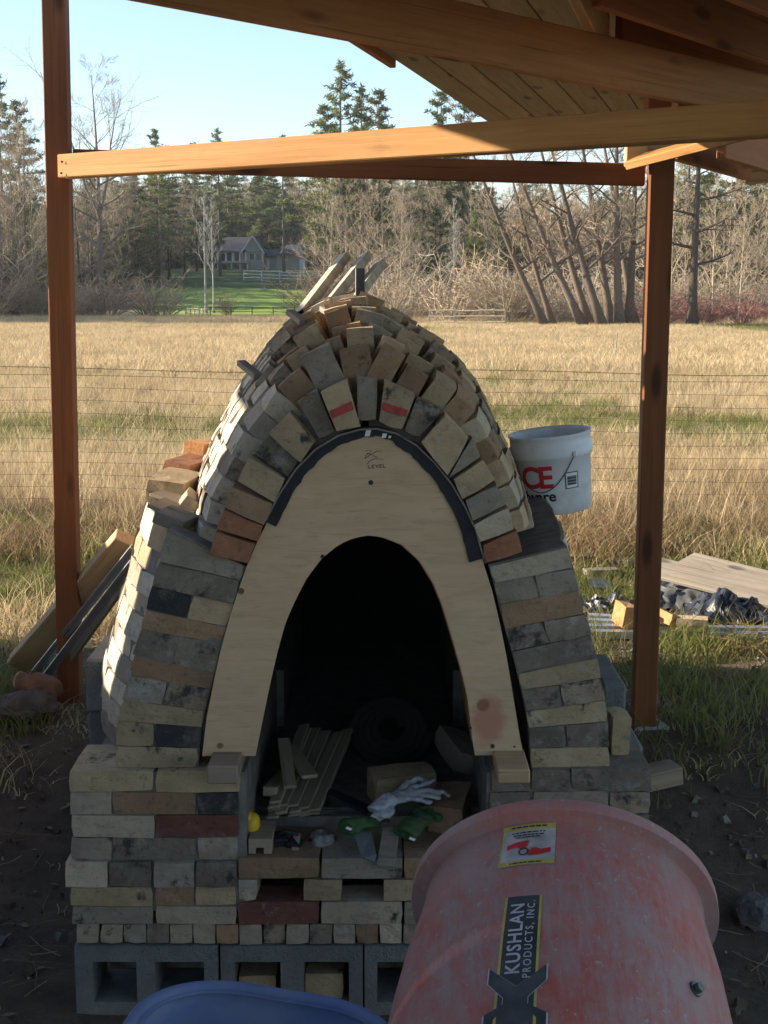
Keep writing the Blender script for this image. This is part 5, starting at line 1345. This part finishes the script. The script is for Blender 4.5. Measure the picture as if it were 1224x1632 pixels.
M_twig2 = m_bark('pale_twig', (.37,.30,.20), (.50,.42,.30), 1.); M_redtwig = m_bark('red_twig', (.22,.10,.08), (.30,.16,.13), 1.); M_browntwig = m_bark('brown_twig', (.24,.16,.10), (.34,.245,.16), 1.)
M_needle = m_leaf('pine_needles', (.10,.115,.042), (.185,.20,.075), .25, .25); M_needle2 = m_leaf('bright_needles', (.12,.14,.042), (.21,.225,.075), .3, .25); M_dneedle = m_leaf('dark_needles', (.05,.07,.032), (.095,.12,.052), .2, .25)
KIND = {}
def kind(name, T, Cn, mt, mc):
    a = T.mesh('trunk', None, True) if T and T.v else None
    if a: setmats(a, mt)
    c = Cn.mesh('crown'); setmats(c, mc); KIND[name] = (a, c)
kind('cotton', *bare_tree(1, 24, .40, 22, first=.26, nb=9, nt=10, spread=.55, limb=.36, tw=.012, fork=True), M_bark, M_twig)
kind('gray1', *bare_tree(2, 18, .2, 22, first=.2, nb=8, nt=8, spread=.4, up=.7, limb=.34), M_bark, M_twig)
kind('gray2', *bare_tree(3, 16, .18, 20, first=.12, nb=8, nt=8, spread=.55, up=.5, limb=.42), M_bark, M_twig)
kind('brown', *bare_tree(4, 15, .2, 20, first=.12, nb=8, nt=8, spread=.6, up=.35, limb=.45), M_bark2, M_browntwig)
kind('pale', *bare_tree(5, 15, .13, 20, first=.2, nb=7, nt=8, spread=.4, up=.8, limb=.33), M_twig2, M_twig2)
kind('birch', *bare_tree(6, 14, .15, 16, first=.3, nb=5, nt=5, spread=.3, up=.9, limb=.3, wob=.03), M_birch, M_birch)
for i, ln in enumerate((4, 13, 20, 27)):
    kind('lean%d' % i, *bare_tree(20+i, 19, .36, 15, lean=radians(ln), first=.22, nb=7, nt=8, spread=.5, up=.5, limb=.30, wob=.06), M_bark3, M_twig)
kind('snag', *bare_tree(31, 18, .33, 18, first=.22, nb=5, nt=4, spread=.75, up=.1, limb=.22, wob=.02), M_bark2, M_bark2)
kind('pine', *conifer(7, 22, .28, .2, .17, 1.3), M_bark, M_needle)
kind('pine2', *conifer(8, 20, .26, .3, .19, 1.1), M_bark, M_needle)
kind('fir', *conifer(9, 18, .22, .08, .20, 1.6), M_bark2, M_dneedle)
kind('brightfir', *conifer(12, 14, .2, .06, .24, 1.6), M_bark, M_needle2)
kind('brush', None, shrub(1, 3.2, .9, 36), None, M_twig); kind('brush2', None, shrub(2, 4.2, .7, 34), None, M_twig2); kind('redbrush', None, shrub(3, 2.4, .8, 34), None, M_redtwig); kind('brownbrush', None, shrub(4, 3.4, .8, 36), None, M_browntwig)
HREF = dict(cotton=24, gray1=18, gray2=16, brown=15, pale=15, birch=14, lean0=19, lean1=19, lean2=19, lean3=19, snag=18, pine=22, pine2=20, fir=18, brightfir=14, brush=3.2, brush2=4.2, redbrush=2.4, brownbrush=3.4)
def tree(px, Y, ytop, k, label, cat='tree', group=None, rz=None, name=None, wide=1.):
    x = (px-W/2)/F*Y; z = gz(x, Y)-.05; top = P(px, ytop, Y).z; s = (top-z)/HREF[k]
    nm = name or ('pine_tree' if 'pine' in k or 'fir' in k else 'shrub' if 'brush' in k else 'birch_tree' if k == 'birch' else 'bare_tree')
    e = empty(nm, (x, Y, z), label, cat, group); tr_, cr = KIND[k]
    e.scale = (s*wide, s*wide, s); e.rotation_euler = (0, 0, RNG.uniform(0, 6.28) if rz is None else rz)
    if tr_: link('trunk', tr_, e)
    link('crown' if 'brush' not in k else 'stems', cr, e); return e
# left side
tree(166, 140, 112, 'cotton', 'tall bare cottonwood against the sky right of the left post', rz=.4, wide=1.05)
gl = 'grey bare trees left of the left post'
for px, Y, yt, k in ((8, 142, 188, 'gray1'), (30, 150, 178, 'gray2'), (52, 143, 186, 'gray1'), (64, 152, 205, 'gray2'), (-14, 145, 200, 'gray1'), (40, 136, 250, 'gray2'), (12, 134, 300, 'gray2')): tree(px, Y, yt, k, 'grey bare tree in the dense clump left of the left post', group=gl)
tree(18, 175, 118, 'pine', 'thin pine rising above the grey trees at the far left'); tree(46, 172, 158, 'pine2', 'shorter pine just left of the left post top')
gb = 'dark brown bare trees behind the brush left of the house'
for px, Y, yt, k in ((228, 205, 290, 'brown'), (250, 212, 270, 'brown'), (275, 208, 262, 'brown'), (300, 214, 275, 'brown'), (205, 204, 300, 'brown'), (133, 146, 290, 'brown'), (148, 150, 270, 'gray2'), (190, 200, 255, 'gray2')): tree(px, Y, yt, k, 'dark brown bare tree in the thicket left of the house', group=gb)
tree(258, 205, 204, 'pine2', 'small pine top above the cross beam left of the house'); tree(355, 215, 206, 'pine', 'narrow pine top above the cross beam over the house'); tree(455, 225, 214, 'pine2', 'pine top just over the cross beam right of the house')
tree(318, 230, 228, 'fir', 'dark fir behind the birch and left of the house'); tree(385, 290, 250, 'fir', 'dark fir straight behind the house roof')
tree(418, 262, 278, 'brightfir', 'bright green conifer behind the right end of the house', wide=1.1); tree(442, 268, 300, 'brightfir', 'smaller bright green conifer right behind the house wing', wide=1.1)
tree(332, 152, 282, 'birch', 'white birch standing in front of the house', rz=1.); tree(344, 155, 320, 'birch', 'slanting white birch stem close beside the taller birch', rz=2.2, wide=.9)
# centre
tree(545, 150, 100, 'pine', 'tallest pine in the middle against the sky', rz=.3, wide=1.05); tree(577, 152, 138, 'pine', 'second pine right beside the tallest one', rz=2.); tree(604, 155, 140, 'pine2', 'third pine at the right of the middle group', rz=1.2)
tree(520, 158, 165, 'pine2', 'lower pine at the left of the middle group', wide=1.1); tree(700, 150, 142, 'pine2', 'pine showing beside the roof boards'); tree(735, 152, 138, 'pine', 'pine half covered by the roof boards')
gc = 'bare trees behind the kiln'
for px, Y, yt, k in ((530, 136, 280, 'pale'), (555, 132, 290, 'gray2'), (585, 135, 270, 'gray1'), (612, 128, 290, 'gray2'), (640, 132, 270, 'pale'), (668, 135, 280, 'gray2'), (700, 140, 262, 'gray1'), (745, 142, 270, 'pale'), (775, 138, 262, 'gray1'), (520, 150, 250, 'gray1'), (655, 148, 255, 'gray2')): tree(px, Y, yt, k, 'grey bare tree in the wood behind the kiln', group=gc)
tree(722, 130, 325, 'birch', 'slim white birch right of the kiln crown', wide=.8); tree(692, 133, 330, 'fir', 'small dark fir beside the slim white birch'); tree(755, 138, 335, 'brightfir', 'small green conifer right of the slim white birch', wide=.7)
# leaning group on the right
for px, Y, yt, k, rz, lab in ((868, 93, 160, 'lean3', 0, 'leftmost and most slanted trunk of the leaning clump'), (880, 95, 200, 'lean2', .15, 'short trunk beside the most slanted one in the leaning clump'), (928, 93, 130, 'lean3', -.1, 'long trunk slanting left from the middle of the leaning clump'),
    (938, 96, 120, 'lean2', .1, 'second slanting trunk in the middle of the leaning clump'), (958, 92, 110, 'lean2', -.2, 'thick slanting trunk right of the middle of the leaning clump'), (972, 95, 110, 'lean1', .2, 'slightly slanting trunk near the upright ones of the clump'),
    (984, 93, 90, 'lean0', .3, 'upright trunk at the right end of the leaning clump'), (998, 95, 95, 'lean0', 2., 'last upright trunk left of the shelter post'), (1008, 98, 120, 'lean1', .1, 'slim trunk tucked behind the right shelter post')): tree(px, Y, yt, k, lab, rz=rz)
tree(1098, 92, 60, 'snag', 'tall dark pine trunk right of the right post', rz=.5, name='dark_pine_tree')
gr2 = 'pale bare trees at the right edge'
for px, Y, yt, k in ((1065, 108, 250, 'pale'), (1130, 106, 262, 'pale'), (1150, 112, 250, 'gray1'), (1172, 104, 300, 'pale'), (1195, 110, 280, 'gray1'), (1220, 104, 270, 'pale'), (1240, 108, 250, 'gray1'), (1085, 118, 240, 'gray1')): tree(px, Y, yt, k, 'pale bare tree behind the red brush right of the post', group=gr2)
tree(1160, 150, 170, 'pine2', 'green pine behind the pale trees at the right', wide=1.2); tree(1085, 155, 150, 'pine', 'green pine showing past the dark pine trunk', wide=1.2); tree(1215, 152, 180, 'pine', 'green pine at the right edge under the rafter')
# brush along the field edge
def brushes(label, group, items):
    for px, Y, yt, k in items: tree(px, Y, yt, k, label, 'shrub', group, wide=RNG.uniform(1.2, 1.7))
brushes('pale leafless shrub in the brush between kiln and leaning trees', 'pale brush right of the kiln', [(620+i*24, 104+7*(i % 4), 395+22*((i*7) % 4), 'brush' if i % 3 else 'brush2') for i in range(11)])
brushes('reddish leafless shrub at the field edge right of the post', 'red brush at the right', [(1045+i*22, 98+4*(i % 3), 462+9*((i*5) % 3), 'redbrush') for i in range(9)])
brushes('pale leafless shrub behind the red brush', 'pale brush at the right', [(1060+i*26, 108+3*(i % 2), 420+14*((i*5) % 3), 'brush2') for i in range(7)])
brushes('brownish leafless shrub among the leaning trunks', 'brown brush under the leaning trees', [(800+i*26, 100+4*(i % 3), 410+18*((i*5) % 4), 'brush' if i % 2 else 'brush2') for i in range(9)])
brushes('brown leafless shrub below the grey trees at the left', 'brown brush at the left', [(-10+i*21, 132+5*(i % 3), 425+9*((i*5) % 4), 'brownbrush' if i % 2 else 'brush') for i in range(10)])
tree(262, 138, 432, 'brush', 'round grey brown shrub left of the bright lawn', 'shrub', wide=1.5); tree(240, 140, 440, 'brownbrush', 'brown shrub left of the round grey one', 'shrub', wide=1.5); tree(365, 150, 462, 'brownbrush', 'low dark shrub at the foot of the white birch', 'shrub', wide=1.4)
brushes('dark leafless shrub behind the crown of the kiln', 'dark brush behind the kiln crown', [(512+i*22, 118+6*(i % 3), 420+14*((i*5) % 4), 'brownbrush') for i in range(7)])
brushes('dark leafless shrub on the lawn in front of the house', 'shrubs on the far lawn', [(px, 194+r_, 446+q_, 'brownbrush') for px, r_, q_ in ((205,0,0),(232,4,4),(285,-4,2),(305,2,-4),(352,0,8),(372,3,10),(505,4,-6))])
# the far wood that reads as one mass
wp, wr_, ws, wi_ = [], [], [], []; r = random.Random(31)
def joined(k):
    a, c = KIND[k]; vs = []; fs = []; o = bpy.data.objects.new(k+'_far', bpy.data.meshes.new(k+'_far')); bm = bmesh.new()
    if a: bm.from_mesh(a)
    nf = len(bm.faces); bm.from_mesh(c); bm.faces.ensure_lookup_table()
    for f in bm.faces[nf:]: f.material_index = 1
    bm.to_mesh(o.data); bm.free(); o.data.materials.append(a.materials[0] if a else c.materials[0]); o.data.materials.append(c.materials[0]); return o
names = ['brown', 'brownbrush', 'brightfir', 'fir', 'gray1', 'gray2', 'pine', 'pine2']
wcol = proto_col('wood_kinds', [joined(k) for k in names]); order = sorted(k+'_far' for k in names)
for sx in (-1, 1):            # the belt of brush and trees goes on outside the view
    for _ in range(210):
        y = r.uniform(104, 160); x = sx*y*r.uniform(.335, .64); k = r.choice(['brownbrush', 'brownbrush', 'gray1', 'gray2', 'brown']); h = r.uniform(.75, 1.05)
        wp.append((x, y, gz(x, y)-.1)); wr_.append((0, 0, r.uniform(0, 6.28))); ws.append((h*1.3, h*1.3, h)); wi_.append(order.index(k+'_far'))
for _ in range(2000):
    y = r.uniform(165, 340); x = r.uniform(-.64, .64)*y; px = W/2+F*x/y
    if 270 < px < 520 and y < 262: continue
    if 180 < px < 300 and y < 185: continue
    k = r.choice(['gray1','gray2','brown','gray2','brown','pine2','brightfir','fir','brightfir']) if y > 200 else r.choice(['gray1','gray2','brown','gray1','brown','gray2','brightfir','pine2'])
    h = r.uniform(.62, .92)*(.9 if y > 230 else 1)
    wp.append((x, y, gz(x, y)-.2)); wr_.append((0, 0, r.uniform(0, 6.28))); ws.append((h*1.2, h*1.2, h)); wi_.append(order.index(k+'_far'))
for _ in range(420):
    y = r.uniform(264, 345); x = (r.uniform(150, 760)-W/2)/F*y; k = r.choice(['gray1','gray2','brown','gray1','brightfir','pine2','gray2']); h = r.uniform(.8, 1.05)
    wp.append((x, y, gz(x, y)-.2)); wr_.append((0, 0, r.uniform(0, 6.28))); ws.append((h*1.3, h*1.3, h)); wi_.append(order.index(k+'_far'))
scatter('far_woods', wp, wr_, ws, wi_, wcol, 'mixed bare and evergreen wood rising behind the field', 'woods')

# ------------------------------------------------------------------ houses and rail fences beyond the field
HY = 240.; HS = F/HY*.992
hx0, hz0 = (386-W/2)/F*HY, P(386, 438, HY).z
house = empty('house', (hx0, HY, hz0), 'grey two storey house with a white trimmed gable and porch across the field', 'house')
M_siding = m_plain('grey_siding', (.40,.375,.33), .8, nscale=2, amt=.1, bump=0); M_roof = m_plain('dark_shingle', (.065,.068,.075), .9, nscale=3, amt=.25, bump=0)
M_glass = m_plain('window_glass', (.03,.035,.045), .12, nscale=1, amt=.2, bump=0, spec=.6)
def hp(px, py, dy=0.): p = P(px, py, HY); return Vector((p.x, HY+dy, p.z))
def hbox(name, px0, px1, py0, py1, dy, dep, mat, parent=house, lab=None):
    a, b = hp(px0, py0), hp(px1, py1); mb = MB(); mb.box(((a.x+b.x)/2, HY+dy+dep/2, (a.z+b.z)/2), (abs(b.x-a.x), dep, abs(a.z-b.z))); o = part(name, mb, mat, parent, center=True)
    if lab: o['label'] = lab
    return o
hbox('wall', 346, 421, 398, 444, 0, 8, M_siding); hbox('wall', 421, 447, 408, 432, 2, 6, M_siding); hbox('wall', 440, 485, 402, 436, .8, 8, M_siding)
def gable(name, pts, dy, dep, mat):
    mb = MB(); q = [hp(*p) for p in pts]; q = [Vector((p.x, 0, p.z)) for p in q]; mb.prism(q, (0, HY+dy, 0), (0, HY+dy+dep, 0)); return part(name, mb, mat, house)
gable('gable_wall', [(386,401),(403,378),(421,401)], -.3, 3, M_siding)
rf = MB(); a, b, c, d = hp(340, 401, -.8), hp(392, 401, -.8), hp(398, 376, 4), hp(352, 376, 4); a2, b2 = hp(340, 401, 8.8), hp(425, 401, 8.8); rf.add([a, b, c, d, a2, b2], [(0,1,2,3), (3,2,5,4), (0,3,4)])
o1, o2, ap = hp(383, 404, -.8), hp(425, 404, -.8), hp(403, 375.5, -.8); o1b, o2b, apb = hp(383, 404, 5), hp(425, 404, 5), hp(403, 375.5, 5)
rf.add([o1, ap, apb, o1b, o2, o2b], [(0,1,2,3), (1,4,5,2)]); roof = part('roof', rf, M_roof, house)
sd = roof.modifiers.new('thickness', 'SOLIDIFY'); sd.thickness = .12
for p, q in (((384,404),(403,376.5)), ((422,404),(403,376.5))):
    mb = MB(); A, Bq = hp(*p, -.9), hp(*q, -.9); mb.hexa([A+Vector((0,0,.16)), Bq+Vector((0,0,.16)), Bq-Vector((0,0,.16)), A-Vector((0,0,.16))]+[v+Vector((0,.15,0)) for v in (A+Vector((0,0,.16)), Bq+Vector((0,0,.16)), Bq-Vector((0,0,.16)), A-Vector((0,0,.16)))]); part('gable_trim', mb, M_white, house)
r2 = MB(); A, Bq, Cq, D = hp(420,409,1.2), hp(450,409,1.2), hp(448,398,5), hp(420,398,5); r2.add([A,Bq,Cq,D], [(0,1,2,3)]); A, Bq, Cq, D, E = hp(438,405,0), hp(488,405,0), hp(474,388,4.5), hp(458,388,4.5), hp(486,405,9.5)
r2.add([A,Bq,Cq,D,E,hp(440,405,9.5)], [(0,1,2,3),(1,4,2),(0,3,5),(3,2,4,5)]); o = part('roof', r2, M_roof, house); sd = o.modifiers.new('thickness', 'SOLIDIFY'); sd.thickness = .12
mb = MB(); A, Bq = hp(446,404,-.1), hp(458,391,-.1); mb.hexa([A+Vector((0,0,.14)), Bq+Vector((0,0,.14)), Bq-Vector((0,0,.14)), A-Vector((0,0,.14))]+[v+Vector((0,.15,0)) for v in (A+Vector((0,0,.14)), Bq+Vector((0,0,.14)), Bq-Vector((0,0,.14)), A-Vector((0,0,.14)))]); part('gable_trim', mb, M_white, house)
hbox('deck', 342, 398, 417.5, 420, -1.8, 1.8, M_siding); hbox('eave_trim', 346, 392, 400, 402, -.25, .1, M_white)
for px in (348, 360, 371.5, 382.5, 392, 419): hbox('porch_column', px-.9, px+.9, 402, 418, -.55, .2, M_white)
for px in (349, 370.5, 384, 396): hbox('porch_column', px-1, px+1, 420, 443, -1.6, .2, M_white)
for x0, x1, y0, y1, dy in ((352,359,404,416,-.06), (362,369.5,403,416,-.06), (374,381,403,416,-.06), (398,405,404,414,-.06), (408,416,404,414,-.06), (354,362,423,440,-.06), (372,382,422,440,-.06), (386,394,423,440,-.06), (451,457,408,413.5,.72)):
    f_ = hbox('window', x0-.7, x1+.7, y0-.7, y1+.7, dy, .06, M_white); hbox('pane', x0, x1, y0, y1, dy-.05, .05, M_glass, f_)
hbox('door', 424, 428, 411, 430, 1.9, .1, M_white); hbox('wall_panel', 477, 486, 413, 434, .6, .2, M_white)
# blue house behind the leaning trunks
bh = empty('house', ((912-W/2)/F*190, 190, gz(27, 190)), 'blue grey house half hidden behind the leaning trunks', 'house')
M_bluewall = m_plain('blue_siding', (.12,.155,.22), .8, nscale=2, amt=.1, bump=0)
def bbox(name, px0, px1, py0, py1, dy, dep, mat, par=bh):
    a, b = P(px0, py0, 190), P(px1, py1, 190); mb = MB(); mb.box(((a.x+b.x)/2, 190+dy+dep/2, (a.z+b.z)/2), (abs(b.x-a.x), dep, abs(a.z-b.z))); return part(name, mb, mat, par, center=True)
bbox('wall', 884, 948, 368, 470, 0, 6, M_bluewall)
mb = MB(); q = [P(x, y, 190) for x, y in ((878,370),(916,338),(954,370))]; mb.prism([Vector((p.x,0,p.z)) for p in q], (0,189.5,0), (0,196.5,0)); part('roof', mb, M_roof, bh)
for x0, x1, y0, y1 in ((931,942,398,412), (893,903,398,412), (918,926,430,450)):
    f_ = bbox('window', x0-1, x1+1, y0-1, y1+1, -.08, .08, M_white); bbox('pane', x0, x1, y0, y1, -.12, .05, M_glass, f_)
# pale shed at the left
sh_ = empty('shed', ((132-W/2)/F*200, 200, gz(-45, 200)), 'pale shed behind the cottonwood at the left', 'shed')
def sbox(name, px0, px1, py0, py1, dy, dep, mat):
    a, b = P(px0, py0, 200), P(px1, py1, 200); mb = MB(); mb.box(((a.x+b.x)/2, 200+dy+dep/2, (a.z+b.z)/2), (abs(b.x-a.x), dep, abs(a.z-b.z))); return part(name, mb, mat, sh_, center=True)
sbox('wall', 120, 146, 402, 438, 0, 5, M_white); mb = MB(); q = [P(x, y, 200) for x, y in ((117,403),(133,388),(149,403))]; mb.prism([Vector((p.x,0,p.z)) for p in q], (0,199.5,0), (0,205.5,0)); part('roof', mb, M_roof, sh_)
sbox('door', 128, 136, 412, 438, -.1, .1, M_siding)
def rail_fence(name, pts, hgt, nr, mat, label, step=2.6, rr=.05):
    P0 = Vector(pts[0]); f = empty(name, P0, label, 'rail fence'); L = [0]
    for a, b in zip(pts[:-1], pts[1:]): L.append(L[-1]+(Vector(b)-Vector(a)).length)
    def at(s):
        for i in range(1, len(L)):
            if s <= L[i]+1e-6: return Vector(pts[i-1]).lerp(Vector(pts[i]), (s-L[i-1])/(L[i]-L[i-1]))
        return Vector(pts[-1])
    n = max(1, round(L[-1]/step)); q = [at(L[-1]*i/n) for i in range(n+1)]
    q = [Vector((p.x, p.y, gz(p.x, p.y))) for p in q]
    for p in q: mb = MB(); mb.box((p.x, p.y, p.z+hgt*.5), (rr*2.2, rr*2.2, hgt*1.08)); part('post', mb, mat, f, center=True)
    for a, b in zip(q[:-1], q[1:]):
        for k in range(nr):
            z = hgt*(1-.36*k); mb = MB(); mb.tube([a+Vector((0,-.06,z+RNG.uniform(-.04,.04))), b+Vector((0,-.06,z+RNG.uniform(-.04,.04)))], rr, 5); part('rail', mb, mat, f, center=True)
    return f
def gx(px, Y): return ((px-W/2)/F*Y, Y, 0)
rail_fence('rail_fence', [gx(392, 205), gx(440, 203), gx(505, 200)], 1.4, 3, M_white, 'white rail fence on the far lawn below the house', 3.0, .05)
M_rail = m_plain('pale_rail', (.50,.42,.30), .9, nscale=6, amt=.25, bump=0)
rail_fence('rail_fence', [gx(684, 96.5), gx(742, 96), gx(803, 95.5)], 1.15, 3, M_rail, 'pale pole fence right of the kiln crown at the field edge', 1.6, .055)
rail_fence('rail_fence', [gx(300, 130), gx(318, 127), gx(334, 124)], 1.1, 2, M_rail, 'short pale pole fence at the field edge below the house', 1.3, .05)
rail_fence('rail_fence', [gx(338, 134), gx(420, 133), gx(505, 132)], 1.2, 3, M_bark2, 'low dark fence along the field edge below the bright lawn', 2.4, .04)

# ------------------------------------------------------------------ thin air between the yard and the far wood
hz = MB(); hz.box((0, 500, 38.5), (1812, 2012, 83)); hm = bpy.data.materials.new('haze_air'); hm.use_nodes = True; hm.node_tree.nodes.clear()
ho = hm.node_tree.nodes.new('ShaderNodeOutputMaterial'); pv = hm.node_tree.nodes.new('ShaderNodeVolumePrincipled'); pv.inputs['Color'].default_value = (.86,.90,.95,1); pv.inputs['Density'].default_value = .00016
hm.node_tree.links.new(pv.outputs[0], ho.inputs['Volume'])
tag(part('haze', hz, hm, None), 'faint haze in the air over the field', 'haze', None, 'stuff')
